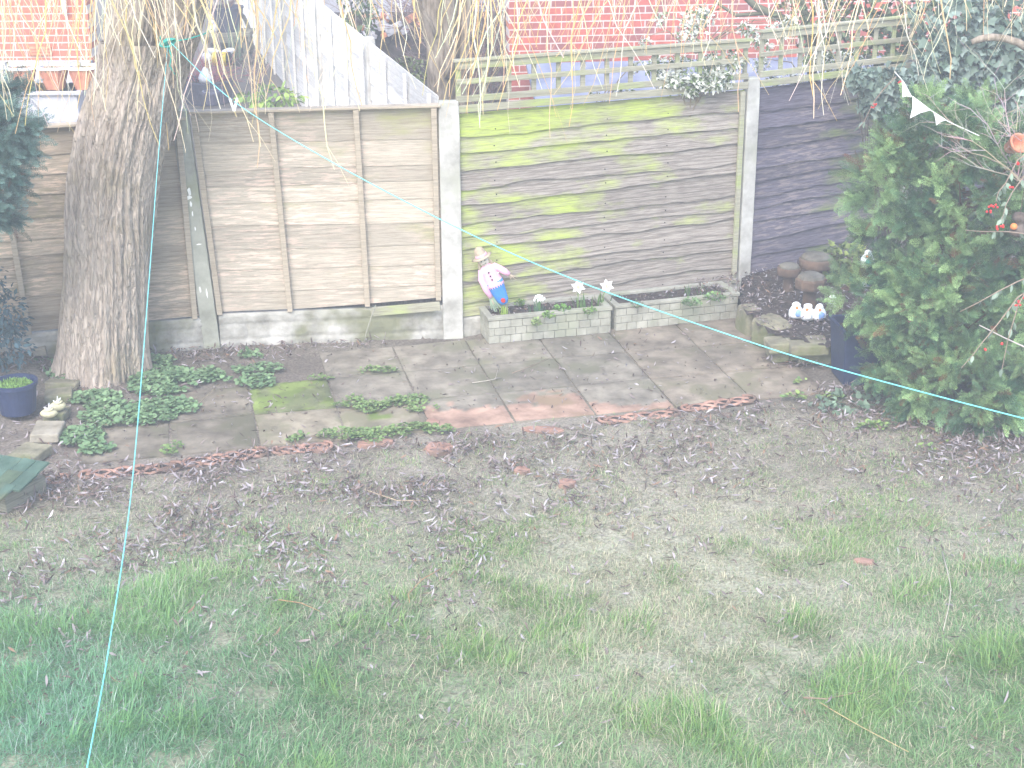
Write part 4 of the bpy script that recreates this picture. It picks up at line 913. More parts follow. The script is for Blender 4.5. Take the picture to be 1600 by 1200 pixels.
# limbs (above the frame)
limbs = []
r = random.Random(21)
def limb(a, pts, r0):
    P = [Vector(a)]+[Vector(p) for p in pts]; out = []
    for i in range(len(P)-1):
        for t in np.linspace(0, 1, 7)[:-1]: out.append(P[i].lerp(P[i+1], t)+Vector((r.gauss(0, .03), r.gauss(0, .03), r.gauss(0, .03))))
    out.append(P[-1]); m = MB(); m.tube([p-WB for p in out], list(np.linspace(r0, r0*.25, len(out))), 10, S(120, 104, 84)); m.build('limb', M['bark2'], willow, smooth=True); limbs.append(out)
limb(topR, [(-1.6, 10.8, 5.0), (-.2, 10.4, 5.3), (1.4, 10.2, 5.2), (3.2, 10.2, 4.9)], .11)
limb(topR, [(-1.9, 11.6, 5.0), (-.6, 12.0, 5.2), (1.2, 12.2, 5.2), (3.4, 12.4, 5.0)], .1)
limb(topL, [(-3.0, 10.6, 5.1), (-3.4, 9.6, 5.2), (-3.9, 8.4, 5.0)], .1)
limb(topL, [(-3.4, 11.3, 5.1), (-4.4, 11.5, 5.3), (-5.6, 11.6, 5.0)], .09)
limb(topL, [(-2.4, 10.2, 5.2), (-1.6, 9.2, 5.4), (-.4, 8.6, 5.3), (1.2, 8.4, 5.1)], .09)
limb(topR, [(-2.0, 10.9, 5.3), (-1.2, 9.8, 5.6), (0.8, 9.4, 5.5), (2.6, 9.2, 5.2)], .09)
LP = [p for l in limbs for p in l[4:]]
def hang(px_, py_, dep, slant, rr, col, jitter=.05):
    """one hanging twig ending near pixel px,py at distance dep"""
    tip = at(px_, py_, y=dep); topz = 4.75; up = tip+Vector((slant, r.uniform(-.1, .1), topz-tip.z)); lp = min(LP, key=lambda q: (q-up).length)
    n = 18; pts = []; ph = r.uniform(0, 6); ph2 = r.uniform(0, 6); cr = r.gauss(0, .28)
    for i in range(n+1):
        t = i/n; p = tip.lerp(up, t); p = p+Vector((jitter*sin(t*7+ph)*(t*(1-t)*3)+cr*t*(1-t)+.012*sin(t*31+ph2)+.006*sin(t*67+ph), jitter*sin(t*5+ph2)*t, 0)); pts.append(p)
    pts += [up.lerp(lp, .5)+Vector((0, 0, .12)), lp]; rad = [rr*(.4+.6*min(1, k/6)) for k in range(len(pts))]
    return pts, rad, col
tw = []
YC = [S(226, 200, 150), S(236, 220, 182), S(222, 188, 128), S(238, 228, 200), S(214, 186, 140), S(232, 222, 196)]
dens = [(-10, 95, 60, (30, 210)), (95, 210, 44, (40, 210)), (225, 330, 28, (50, 240)), (330, 420, 22, (60, 230)), (420, 620, 22, (40, 180)), (640, 720, 18, (60, 180)), (720, 800, 28, (50, 220)), (800, 920, 24, (40, 200)), (920, 1040, 28, (20, 170)), (1040, 1220, 22, (20, 140)), (1220, 1340, 30, (30, 180)), (1340, 1480, 24, (20, 130)), (1480, 1620, 16, (10, 90))]
for x0, x1, n, (ya, yb) in dens:
    k = 0
    while k < n:
        cx = r.uniform(x0, x1); dep = r.uniform(8.3, 11.9); sl = r.gauss(0, .5)
        for q in range(r.randint(1, 4)):
            if k >= n: break
            yb2 = ya+(yb-ya)*r.random()**1.5; d2 = dep+r.gauss(0, .1)
            tw.append(hang(cx+r.gauss(0, 16), yb2, d2, sl+r.gauss(0, .3), r.choice([.002, .0026, .0032, .004, .0056]), r.choice(YC), .05)); k += 1
for (px_, py_, sl) in ((405, 262, .25), (418, 178, -.35), (520, 265, -.05), (262, 235, .08), (283, 205, -.3), (1270, 185, -.2), (1285, 180, -.28), (1155, 175, -.4), (860, 215, .05), (752, 195, .0), (1434, 118, -.3), (1488, 124, -.4), (345, 170, -.3), (215, 190, .25), (60, 235, .1), (20, 175, .05), (430, 60, -.5), (880, 90, -.9), (1360, 50, -.9), (1300, 30, .5)):
    tw.append(hang(px_, py_, r.uniform(9.6, 11.3), sl, r.choice([.005, .007, .009]), r.choice(YC), .04))
# side twiglets
ext = []
for pts, rad, col in tw:
    if r.random() < .5:
        i = r.randint(1, 6); L = r.uniform(.12, .4); d = Vector((r.choice([-1, 1])*r.uniform(.3, .9), r.uniform(-.3, .3), -1)).normalized(); ext.append(([pts[i], pts[i]+d*L*.5, pts[i]+d*L+Vector((0, 0, -.04))], [rad[i]*.7, rad[i]*.5, rad[i]*.3], col))
tw.sort(key=lambda q: -max(q[1])); m = MB()
for k, (pts, rad, col) in enumerate(tw):
    mm = m if k >= 100 else MB()
    mm.tube([p-WB for p in pts], rad, 5, tuple(c*r.uniform(.85, 1.1) for c in col))
    if k < 100: mm.build('hanging_twig', M['twig'], willow)
for pts, rad, col in ext: m.tube([p-WB for p in pts], rad, 4, col)
o = m.build('fine_twigs', M['twig'], willow); o['kind'] = 'stuff'

# ------------------------------------------------------------------ washing lines, peg, bunting
knot = at(263, 66, y=yw-.38)
def cord(name, ctl, label, rr=.0028, mat='line', n=60):
    """ctl: list of (px, py, dist)"""
    pts = [at(a, b, y=c) for a, b, c in ctl]; out = []
    for i in range(len(pts)-1):
        p0, p1, p2, p3 = pts[max(i-1, 0)], pts[i], pts[i+1], pts[min(i+2, len(pts)-1)]
        for t in np.linspace(0, 1, 12)[:-1]:
            out.append(.5*((2*p1)+(p2-p0)*t+(2*p0-5*p1+4*p2-p3)*t*t+(3*p1-p0-3*p2+p3)*t**3))
    out.append(pts[-1]); m = MB(); o0 = pts[0]; m.tube([p-o0 for p in out], rr, 6); o = m.build(name, M[mat], loc=o0, smooth=True); return tag(o, label, 'washing line', 'washing lines')
cord('washing_line', [(266, 66, 10.62), (365, 158, 9.6), (520, 254, 8.7), (725, 361, 7.7), (905, 440, 6.95), (1130, 520, 6.2), (1300, 574, 5.75), (1600, 654, 5.1), (1900, 725, 4.6), (2600, 880, 3.9)], 'turquoise washing line running from the willow down to the right edge', .0028)
cord('washing_line', [(262, 72, 10.6), (247, 250, 8.2), (232, 450, 6.4), (207, 750, 4.7), (172, 1000, 3.8), (134, 1210, 3.25), (60, 1600, 2.6), (-80, 2300, 2.0)], 'turquoise washing line running from the willow down to the bottom left corner', .0021)
root = thing('rope_knot', 'teal rope tied round the willow trunk where the washing lines start', 'rope', knot); m = MB()
for k in range(5):
    a = rnd.uniform(0, 6); m.tube([(.03*cos(a+t)*(1+.2*k), .02*sin(2*t+a)-.02, .028*sin(a+t*1.3)) for t in np.linspace(0, 5.5, 16)], .006, 6)
m.tube([(-.02, -.01, .0), (-.05, -.02, .03), (-.04, -.03, .05)], .006, 6); m.tube([(0, -.02, -.02), (.02, -.03, -.09), (.0, -.02, -.16), (.03, -.02, -.22)], .005, 6)
m.build('knot', M['line2'], root, smooth=True)
m = MB(); zc = 0; rt = .36
m.tube([(.0, .0, .0), (.12, .05, .012), (.22, .16, .03), (.26, .3, .05)], .005, 6); m.build('rope_end', M['line2'], root, smooth=True)
root = thing('clothes_peg', 'white clothes peg clipped on the washing line over the tan fence panel', 'peg', at(365, 158, y=9.6)); 
for sgn in (-1, 1):
    m = MB(); m.box((sgn*.012, 0, -.022), (.014, .012, .085), Matrix.Rotation(sgn*.28, 3, 'Y')); m.build('peg_arm', M['white'], root, bevel=.003)
m = MB(); m.lathe([(.008, -.008), (.009, 0), (.008, .008)], 10, (0, 0, .004), Matrix.Rotation(pi/2, 3, 'X')); m.build('spring', M['slate'], root)
b0 = at(1400, 116, y=10.1); root = thing('bunting', 'white triangular bunting flags strung above the green conifer', 'bunting', b0); m = MB()
bp = [at(*q) - b0 for q in ()]
bpts = [at(1398, 112, y=10.2)-b0, at(1412, 128, y=10.15)-b0, at(1424, 150, y=10.1)-b0, at(1454, 172, y=10.05)-b0, at(1482, 190, y=10.0)-b0, at(1530, 212, y=10.0)-b0]
m.tube(bpts, .0025, 5); m.build('cord', M['cloth_w'], root)
for (a, b, c) in (((1409, 126), (1424, 152), (1410, 152)), ((1426, 150), (1455, 172), (1422, 185)), ((1458, 174), (1478, 188), (1463, 196))):
    A3 = [at(*q, y=10.07)-b0 for q in (a, b, c)]; cc = (A3[0]+A3[1]+A3[2])/3; m = MB()
    e = [(A3[0]+A3[1])/2, (A3[1]+A3[2])/2.0, (A3[2]+A3[0])/2]; e = [x+(cc-x)*.18 if k else x for k, x in enumerate(e)]
    f_ = [A3[0], e[0], A3[1], e[1], A3[2], e[2]]; cf = cc+Vector((0, -.012, 0))
    m.add([*f_, cf]+[p+Vector((0, .003, 0)) for p in (*f_, cf)], [(k, (k+1) % 6, 6) for k in range(6)]+[(7+(k+1) % 6, 7+k, 13) for k in range(6)]+[(k, 7+k, 7+(k+1) % 6, (k+1) % 6) for k in range(6)])
    m.build('flag', M['cloth_w'], root)

# ------------------------------------------------------------------ edging tiles with interlaced knot
def knot_tile(P0, P1, wd, label, mat='tile', h=.03):
    v = P1-P0; L = v.length; root = thing('edging_tile', label, 'edging tile', P0, math.atan2(v.y, v.x), 'terracotta knotwork edging tiles'); root.location.z = -.011
    m = MB(); m.box((L/2, 0, .0), (L, wd, .03), jit=.002); m.build('tile_base', M['soil'], root, bevel=.004)
    m = MB(); n = 60
    for ph in (0, 1, 2):
        pts = []
        for i in range(n+1):
            t = i/n; x = L*(.08+.84*t); s = sin(t*pi*3+ph*2*pi/3); z = .012+.005*cos(t*pi*6+ph*2.1); pts.append((x, s*wd*.42, z))
        m.tube(pts, .017, 6, sq=.6)
    for sx_, c0 in ((-1, .1), (1, .9)):
        m.tube([(L*c0-sx_*.0+sx_*.08*L*cos(a)*1.1, wd*.38*sin(a), .022) for a in np.linspace(-pi/2*1.2, pi/2*1.2, 14)], .013, 6, sq=.8)
    m.build('knotwork', M[mat], root, smooth=True); return root
knot_tile(at(122, 745, z=0), at(288, 728, z=0), .17, 'knotwork terracotta edging tile at the far left, crossed by the washing line')
knot_tile(at(285, 727, z=0), at(420, 705, z=0), .17, 'knotwork terracotta edging tile second from the left, clearest braid')
knot_tile(at(425, 707, z=0), at(520, 696, z=0), .15, 'leaf covered knotwork edging tile third from the left')
knot_tile(at(935, 659, z=0), at(1062, 645, z=0), .15, 'pale pink knotwork edging tile in front of the middle slabs')
knot_tile(at(1065, 641, z=0), at(1180, 622, z=0), .14, 'half buried knotwork edging tile at the right end of the row')
knot_tile(at(-30, 762, z=0), at(110, 748, z=0), .15, 'knotwork edging tile by the green shingled roof at the left edge')
def frag(px_, py_, sx, sy, label, z=.01):
    n = 11; m = MB(); V = [(cos(2*pi*k/n)*sx/2*rnd.uniform(.75, 1.1), sin(2*pi*k/n)*sy/2*rnd.uniform(.75, 1.1), 0) for k in range(n)]
    V2 = [(x*1.05, y*1.05, -.03) for x, y, _ in V]; m.add(V+V2, [tuple(range(n))]+[(k+n, (k+1) % n+n, (k+1) % n, k) for k in range(n)])
    o = m.build('paving_fragment', M['tile'], bevel=.004, loc=at(px_, py_, z=0)+Vector((0, 0, z))); o.rotation_euler = (0, 0, rnd.uniform(-.3, .3)); tag(o, label, 'stone', 'broken red paving pieces in the lawn')
frag(685, 703, .2, .2, 'largest broken red paving piece in the lawn, below the reddish slab', .022)
frag(676, 660, .1, .14, 'broken red paving piece at the left edge of the reddish slab')
frag(587, 694, .24, .14, 'red paving piece among the leaves below the green weeds', .022)
frag(815, 739, .11, .11, 'small round red paving piece in the middle of the lawn', .03)
frag(886, 759, .12, .12, 'red paving piece right of the small round one', .03)
frag(850, 672, .3, .12, 'red paving piece at the front edge of the reddish slab')
frag(1350, 878, .13, .07, 'red paving piece sunk in the grass at the right', .012)
frag(500, 705, .14, .08, 'red paving piece beside the leaf covered edging tile', .022)

# ------------------------------------------------------------------ left corner: pot, stones, ornaments, green roof
root = pot(at(22, 662, z=.0)+Vector((0, .12, .05)), .125, .15, .23, 'plastic', 'round dark blue plant pot full of green seedlings at the left edge', rim=.012)
n = 900; rr = np.sqrt(rg.random(n))*.125; th = rg.uniform(0, 6.28, n); Pn = np.c_[rr*np.cos(th), rr*np.sin(th), np.full(n, .18)]
V, Fq, C = strips(Pn, rg.uniform(0, 6.28, n), rg.uniform(.015, .045, n), np.full(n, .008), rg.normal(1.4, .2, n), rg.uniform(0, 1.2, n), 3, lambda t: .5+.9*sin(pi*t), np.array(S(122, 158, 84))*rg.uniform(.7, 1.25, (n, 1)))
npmesh('seedlings', V, Fq, M['leaf'], root, C)
stone(at(92, 618, z=.04), (.2, .16, .07), .2, 'flat mossy path stone nearest the ground cover left of the trunk', 'stone', 'path stones by the round pot', 'path_stone')
stone(at(98, 600, z=.03), (.24, .12, .05), -.1, 'small flat stone at the top of the stone row', 'stone', 'path stones by the round pot', 'path_stone')
stone(at(75, 675, z=.04), (.2, .28, .07), .1, 'pale flat stone in front of the cream ornaments', 'stone2', 'path stones by the round pot', 'path_stone', .06)
stone(at(44, 712, z=.04), (.2, .28, .07), -.3, 'flat stone between the pale stone and the green shingled roof', 'stone', 'path stones by the round pot', 'path_stone', .06)
stone(at(90, 648, z=.04), (.14, .22, .07), .0, 'flat stone under the cream ornaments', 'stone', 'path stones by the round pot', 'path_stone', .06)
stone(at(62, 549, z=.12), (.1, .07, .06), .3, 'small pale cream rock on the soil behind the trunk', 'stone2', None, 'rock')
def shoe(P, rz, label):
    root = thing('clog_ornament', label, 'garden ornament', P, rz, 'cream stone clog ornaments')
    m = MB(); m.blob((0, 0, .03), (.062, .04, .032), 16, .03); m.build('sole', M['cream'], root, smooth=True)
    m = MB(); m.tube([(.03*cos(a), .022*sin(a), .058+.006*cos(a)) for a in np.linspace(0, 2*pi, 20)], .009, 8); m.build('collar', M['cream'], root, smooth=True)
    m = MB(); r2 = random.Random(4)
    for k in range(10): a = r2.uniform(0, 6.3); m.tube([(0, 0, .05), (.03*cos(a), .02*sin(a), .07+r2.uniform(0, .035))], [.004, .002], 5)
    m.build('dry_stems', M['white'], root)
shoe(at(77, 652, z=.09), .1, 'front cream stone clog ornament beside the round pot')
shoe(at(91, 641, z=.09), .4, 'rear cream stone clog ornament beside the round pot')
# green shingled roof of a small animal house
c0 = at(30, 775, z=0)+Vector((-.16, -.02, 0)); root = thing('shelter_house', 'small shelter with a green shingled roof at the lower left edge', 'animal shelter', c0, R(-30)); m = MB()
m.box((0, .05, .06), (.5, .34, .12)); m.build('walls', M['shelf'], root)
m = MB(); Mx = Matrix.Rotation(R(-6), 3, 'Y') @ Matrix.Rotation(R(12), 3, 'X'); r2 = random.Random(2)
for j in range(3):
    x = -.36-(.04 if j % 2 else 0); 
    while x < .28:
        ww = r2.uniform(.1, .17); c = r2.uniform(.85, 1.15); warm = r2.random() < .3
        m.box(Mx @ Vector((x+ww/2, -.12+j*.13, .155+j*.003)), (ww-.005, .17, .014), Mx @ Matrix.Rotation(R(5), 3, 'X'), (c*1.25, c*1.05, c*.85) if warm else (c, c, c), jit=.003); x += ww
m.build('shingles', M['green_tile'], root, bevel=.003)

# ------------------------------------------------------------------ ground cover patches
def cover(label, patches, n, size, c1, c2, h=.05):
    P0 = at(patches[0][0], patches[0][1], z=0); parts = []; area = sum(a*b for _, _, a, b in patches)
    for px_, py_, ra, rb in patches:
        c = at(px_, py_, z=0)-P0; k = int(n*ra*rb/area); rr = np.sqrt(rg.random(k)); th = rg.uniform(0, 6.28, k); X = c.x+ra*rr*np.cos(th); Y = c.y+rb*rr*np.sin(th)
        keep = fbm(X*7+px_, Y*7, 3) > .38; X, Y, rr = X[keep], Y[keep], rr[keep]; k = len(X)
        P = np.c_[X, Y, h*rg.uniform(.25, 1.1, k)*(1.1-.7*rr**2)]; D = np.c_[rg.normal(0, 1, k), rg.normal(0, 1, k), rg.uniform(-.1, .5, k)]; mf = rg.random((k, 1))
        parts.append(leaf_cloud(P, D, size*rg.uniform(.55, 1.3, k), (np.array(c1)*(1-mf)+np.array(c2)*mf)*rg.uniform(.75, 1.15, (k, 1)), 'round', .3))
    V, Fq, C = cat(parts); o = npmesh('ground_cover', V, Fq, M['leaf'], None, C); o.location = P0; o.location.z = .012; return tag(o, label, 'ground cover', kind='stuff')
cover('round leaved green ground cover round the foot of the willow', [(75, 575, .2, .16), (120, 590, .22, .14), (150, 625, .2, .12), (255, 600, .26, .3), (300, 590, .25, .16), (360, 590, .3, .12), (400, 600, .15, .12), (200, 655, .35, .16), (260, 640, .25, .16), (240, 570, .16, .14), (130, 685, .16, .16), (150, 705, .12, .1), (50, 578, .12, .1), (175, 640, .2, .1), (415, 580, .15, .07), (390, 560, .1, .05)], 7000, .032, S(92, 122, 86), S(132, 160, 116))
cover('bright green weeds growing in the joints of the patio', [(545, 632, .13, .1), (580, 640, .12, .09), (610, 636, .16, .06), (640, 628, .14, .07), (660, 640, .12, .1), (540, 682, .2, .09), (565, 690, .14, .09), (610, 680, .25, .06), (650, 672, .2, .05), (690, 675, .14, .05), (270, 705, .07, .1), (590, 582, .16, .04), (500, 595, .1, .03), (470, 690, .1, .05)], 2600, .024, S(92, 118, 72), S(136, 158, 98), .04)
cover('low yellow green weeds at the right end of the patio', [(1240, 625, .1, .05), (1300, 625, .1, .05), (1255, 600, .06, .04), (1370, 670, .15, .06), (1460, 700, .12, .08)], 220, .035, S(104, 134, 84), S(150, 172, 100), .04)

# ------------------------------------------------------------------ grass
def build_grass():
    def area(n):
        u = rg.random(n); Y = 3.9+6.9*rg.random(n); X = rg.uniform(-6.6, 6.6, n); return X, Y
    n = 1450000; X, Y = area(n); px_, py_ = pix(np.c_[X, Y, 0*X])
    ok = (px_ > -700) & (px_ < 2300) & (Y < fline(X)-.1) & (py_ < 1330) & (py_ > 640) & ~inslab(X, Y)
    edge = np.interp(px_, [0, 120, 300, 450, 600, 700, 900, 1100, 1300, 1600], [800, 770, 745, 720, 705, 690, 675, 650, 640, 700])
    edge = edge+18*(fbm(px_/60, px_*0, 3)-.5)
    t = (py_-edge)
    clump = fbm(X*3.2, Y*3.2, 1, 4); big = fbm(X*.9+3, Y*.9, 2, 3); fine = fbm(X*9, Y*9, 4, 2)
    green = np.clip((py_-780)/260, 0, 1)
    glare = np.exp(-((px_-1020)/330)**2-((py_-930)/240)**2)  # bright glare patch, put into blade colour, straw share and length
    p = np.clip(.14+.8*np.clip(t/190, 0, 1), 0, 1)*np.clip((clump-.27)*3.6+.2, .16, 1)*np.clip((fine-.2)*2.8, .3, 1)
    p = np.maximum(p, .42*np.clip(t/30, 0, 1)*np.clip((fine-.25)*3, .15, 1)); p[t < 0] *= .12; p[t < -25] = 0
    dist = np.clip((Y-3)/7, .5, 1.2)
    ok &= rg.random(n) < p*1.25
    X, Y, px_, py_, clump, big, fine, green, glare = [a[ok] for a in (X, Y, px_, py_, clump, big, fine, green, glare)]; k = len(X)
    L = (.024+.055*green*(1-.5*glare)+.08*np.clip(clump-.5, 0, .3)*3*(.3+green))*rg.uniform(.6, 1.35, k); L = L*np.where(rg.random(k) < .06, 1.6, 1)
    W = rg.uniform(.002, .0042, k)*(1+.2*green); flow = fbm(X*1.5, Y*1.5, 5)*12.6
    ang = np.where(rg.random(k) < .4, flow+rg.normal(0, .9, k), rg.uniform(0, 6.28, k))
    g1, g2, st, yl = [np.array(S(*c)) for c in ((100, 140, 88), (138, 168, 116), (196, 189, 160), (150, 180, 92))]
    a = np.clip(big*1.5-.3+rg.normal(0, .2, k), 0, 1)[:, None]; c = g1*(1-a)+g2*a
    glare_mix = (.55*glare*(clump < .6))[:, None]; c = c*(1-glare_mix)+np.array(S(176, 182, 150))*glare_mix
    yy = ((clump > .6) & (rg.random(k) < .7))[:, None]; c = np.where(yy, c*.5+yl*.5, c)
    ps = .5-.32*green+.34*glare-.15*(clump > .58); s_ = (rg.random(k) < ps)[:, None]; c = np.where(s_, st*rg.uniform(.7, 1.1, (k, 1)), c)
    c = c*rg.uniform(.78, 1.22, (k, 1)); Z = gz(X, Y)-.004
    flat = rg.random(k) < .55
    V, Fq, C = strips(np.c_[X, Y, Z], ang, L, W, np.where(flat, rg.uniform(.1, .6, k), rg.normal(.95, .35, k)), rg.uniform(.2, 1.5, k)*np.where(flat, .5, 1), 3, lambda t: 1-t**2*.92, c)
    flare = np.clip((620-px_)/500, 0, 1)*np.clip((py_-820)/250, 0, 1)  # blue lens flare at lower left, painted into the blade colour
    C = C*np.repeat(1+flare[:, None]*np.array([-.28, -.02, .22]), 8, 0)
    n2 = 430000; X2, Y2 = area(n2); q1, q2 = pix(np.c_[X2, Y2, 0*X2]); e2 = np.interp(q1, [0, 120, 300, 450, 600, 700, 900, 1100, 1300, 1600], [790, 760, 735, 712, 698, 680, 668, 645, 620, 660]); t2 = q2-e2
    ok2 = (q1 > -700) & (q1 < 2300) & (Y2 < fline(X2)-.1) & (q2 < 1330) & ~inslab(X2, Y2) & (t2 > 0) & (rg.random(n2) < np.clip(1.1-t2/500, .3, 1)*np.clip((fbm(X2*8, Y2*8, 1)-.25)*3, .2, 1)); X2, Y2 = X2[ok2], Y2[ok2]; k2 = len(X2)
    tc_ = np.array([S(182, 174, 150), S(158, 148, 128), S(136, 124, 112), S(104, 92, 84), S(134, 148, 108)])[rg.choice(5, k2, p=[.3, .25, .2, .1, .15])]*rg.uniform(.8, 1.2, (k2, 1))
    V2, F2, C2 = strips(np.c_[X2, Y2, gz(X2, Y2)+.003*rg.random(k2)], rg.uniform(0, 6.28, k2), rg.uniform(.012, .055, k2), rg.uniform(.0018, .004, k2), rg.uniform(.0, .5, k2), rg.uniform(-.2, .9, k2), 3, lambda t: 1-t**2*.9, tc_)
    V, Fq, C = cat([(V, Fq, C), (V2, F2, C2)])
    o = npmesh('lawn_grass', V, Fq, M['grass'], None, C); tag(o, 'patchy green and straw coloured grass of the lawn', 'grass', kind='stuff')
build_grass()

# ------------------------------------------------------------------ leaf litter
def litter():
    parts = []
    def scatter(X, Y, Z, up=.02, Ls=(.02, .09), cols=None):
        k = len(X); cs = np.array([S(156, 146, 148), S(178, 170, 174), S(138, 124, 122), S(108, 92, 86), S(84, 70, 66), S(134, 108, 90)]); pr = [.22, .08, .24, .2, .18, .08]
        c = cs[rg.choice(6, k, p=pr)]*rg.uniform(.85, 1.1, (k, 1))
        return strips(np.c_[X, Y, Z+up*rg.random(k)+.004], rg.uniform(0, 6.28, k), rg.uniform(*Ls, k), rg.uniform(.007, .016, k), rg.normal(.06, .22, k), rg.normal(0, 1.0, k), 5, lambda t: max(.03, sin(pi*min(1, t**1.3*.95+.03))**1.1), c, rg.normal(0, .5, k))
    # lawn
    n = 180000; X = rg.uniform(-6.5, 6.5, n); Y = rg.uniform(4.5, 11.2, n); px_, py_ = pix(np.c_[X, Y, 0*X])
    d = fbm(X*2.6, Y*2.6, 0, 4)
    e = np.interp(px_, [0, 150, 420, 700, 950, 1250, 1600], [740, 760, 715, 700, 672, 640, 690])
    u = py_-e; band = np.interp(px_, [0, 400, 800, 1000, 1300, 1600], [190, 190, 180, 150, 130, 140])
    p = np.where(u > 0, np.exp(-(u/band)**2)*.95*np.clip((d-.38)*5, .1, 1)+.03*np.clip((d-.4)*8, .2, 1.4), np.exp(-(u/14)**2)*.6)
    p = p*np.where(px_ < 800, 1, .62)
    ins = inslab(X, Y); p = np.where(ins & (u > -40), np.minimum(p, .05), p)
    ok = (rg.random(n) < p*.9) & (px_ > -600) & (px_ < 2200); parts.append(scatter(X[ok], Y[ok], np.where(ins[ok], .002, gz(X[ok], Y[ok])+.01), .03))
    # pile near left edge / soil strip / around trunk
    n = 30000; X = rg.uniform(-5, -1.0, n); Y = rg.uniform(9.2, 12.3, n); px_, py_ = pix(np.c_[X, Y, 0*X]); fl = fline(X); d = fbm(X*4, Y*4, 2)
    z = np.where(X < -3.55, .1*np.clip((-3.55-X)/.25, 0, 1)*1.2, 0)+gz(X, Y)
    lim = np.interp(px_, [-100, 100, 240, 330, 480, 520], [760, 740, 720, 590, 560, 500]); ok = (Y < fl-.06) & (py_ < lim) & ~inslab(X, Y) & (rg.random(n) < .16*np.clip((d-.3)*5, .1, 1.2)) & (px_ < 730)
    ok2 = (Y < fl-.06) & (Y > fl-.35) & (rg.random(n) < .3) & ~inslab(X, Y) & (px_ < 740) | (Y < fl-.06) & inslab(X, Y) & (px_ < 500) & (rg.random(n) < .03)
    ok = ok | ok2; parts.append(scatter(X[ok], Y[ok], z[ok]+.005, .03))
    # patio
    n = 620; X = rg.uniform(-3.2, 3, n); Y = rg.uniform(10.2, 12.6, n); ok = inslab(X, Y); parts.append(scatter(X[ok], Y[ok], 0*X[ok]+.004, .004, (.03, .07)))
    n = 2600; X = rg.uniform(-3.2, 3.2, n); Y = rg.uniform(10.2, 12.8, n); jd = np.minimum(np.abs((((X-SO.x)*cos(SA)+(Y-SO.y)*sin(SA))/SW+.5) % 1-.5), np.abs(((-(X-SO.x)*sin(SA)+(Y-SO.y)*cos(SA))/SW+.5) % 1-.5))
    ok = inslab(X, Y) & (rg.random(n) < .25+.75*np.exp(-jd/.04)); q = scatter(X[ok], Y[ok], 0*X[ok]+.003, .003, (.006, .03)); parts.append((q[0], q[1], q[2]*.7))
    # bed on the right and round the planter
    n = 19000; X = rg.uniform(1.6, 5, n); Y = rg.uniform(10.3, 14.2, n); px_, py_ = pix(np.c_[X, Y, 0*X+.2]); lim = np.interp(px_, [1150, 1168, 1205, 1300, 1420, 1700], [478, 497, 528, 545, 560, 600])
    ok = (Y < fline(X)-.06) & (py_ < lim-3) & (rg.random(n) < .55); parts.append(scatter(X[ok], Y[ok], 0*X[ok]+.21, .04, (.015, .065)))
    for (cx, cy, rx, ry, k) in ((1265, 568, .3, .12, 260), (1180, 497, .1, .12, 90), (1330, 615, .35, .12, 260), (1230, 560, .12, .06, 60), (1400, 650, .5, .2, 300), (1560, 700, .5, .25, 400), (740, 505, .06, .15, 90), (1500, 690, .4, .2, 200)):
        c = at(cx, cy, z=0); parts.append(scatter(c.x+rg.normal(0, rx/2, k), c.y+rg.normal(0, ry/2, k), np.zeros(k)+.01, .03, (.04, .08)))
    # troughs
    for a, b in ((T1a, T1b), (T2a, T2b)):
        k = 150; u = rg.random(k); v = rg.uniform(.1, .9, k); dn = (b-a).normalized(); nn = Vector((-dn.y, dn.x, 0)); P = np.array(a)[None]+u[:, None]*np.array(b-a)+v[:, None]*.36*np.array(nn)
        parts.append(scatter(P[:, 0], P[:, 1], np.full(k, .2), .012, (.02, .045)))
    V, Fq, C = cat(parts); print('leaves', len(V)//12); o = npmesh('leaf_litter', V, Fq, M['litter'], None, C, smooth=True); tag(o, 'fallen pale willow leaves scattered over lawn and beds', 'fallen leaves', kind='stuff')
litter()
def twig(name, pts, rr, label, col=S(176, 156, 132), z=.03, group='fallen twigs on lawn and patio'):
    P = [at(a, b, z=z if z > .02 else .012) for a, b in pts]; o0 = P[0].copy(); m = MB(); m.tube([p-o0 for p in P], list(np.linspace(rr, rr*.5, len(P))), 6, col); o = m.build(name, M['twig'], loc=o0, smooth=True); tag(o, label, 'twig', group)
twig('fallen_twig', [(1472, 862), (1480, 890), (1486, 920), (1482, 950), (1474, 985)], .004, 'long pale curved twig lying in the grass at the right', S(184, 174, 160), .05)
twig('fallen_twig', [(1255, 1090), (1290, 1092), (1325, 1085), (1350, 1078)], .005, 'short dark twig in the grass at the lower right', S(136, 116, 100), .05)
twig('fallen_twig', [(1280, 1097), (1310, 1115), (1345, 1135), (1420, 1175)], .003, 'thin straw twig running to the lower right edge', S(190, 168, 124), .05)
twig('fallen_twig', [(570, 765), (620, 782), (670, 782)], .004, 'thin twig among leaves below the patio weeds')
twig('fallen_twig', [(690, 888), (660, 905), (638, 928), (640, 942)], .003, 'orange brown twig in the grass at the middle', S(176, 134, 100), .05)
twig('fallen_twig', [(435, 937), (470, 942), (500, 955)], .003, 'orange brown twig in the grass left of the middle', S(176, 134, 100), .05)
twig('fallen_twig', [(738, 598), (760, 595), (774, 592), (780, 570)], .003, 'bent pale twig on the patio slabs', S(190, 180, 168), .01)
twig('fallen_twig', [(800, 583), (830, 572), (868, 555)], .0025, 'thin twig on the patio in front of the left trough', S(150, 130, 116), .01)
twig('fallen_twig', [(300, 640), (312, 628), (330, 612), (342, 598)], .003, 'dry stalk beside the trunk ground cover', S(150, 138, 116), .03)
twig('bare_stalk', [(589, 482), (582, 500), (572, 520), (568, 540)], .005, 'grey stalk leaning on the gravel board under the tan panel', S(150, 148, 132), .03, None)
o = bpy.data.objects['bare_stalk']; dd = at(569, 542, z=0); o.rotation_euler = (0, 0, 0)
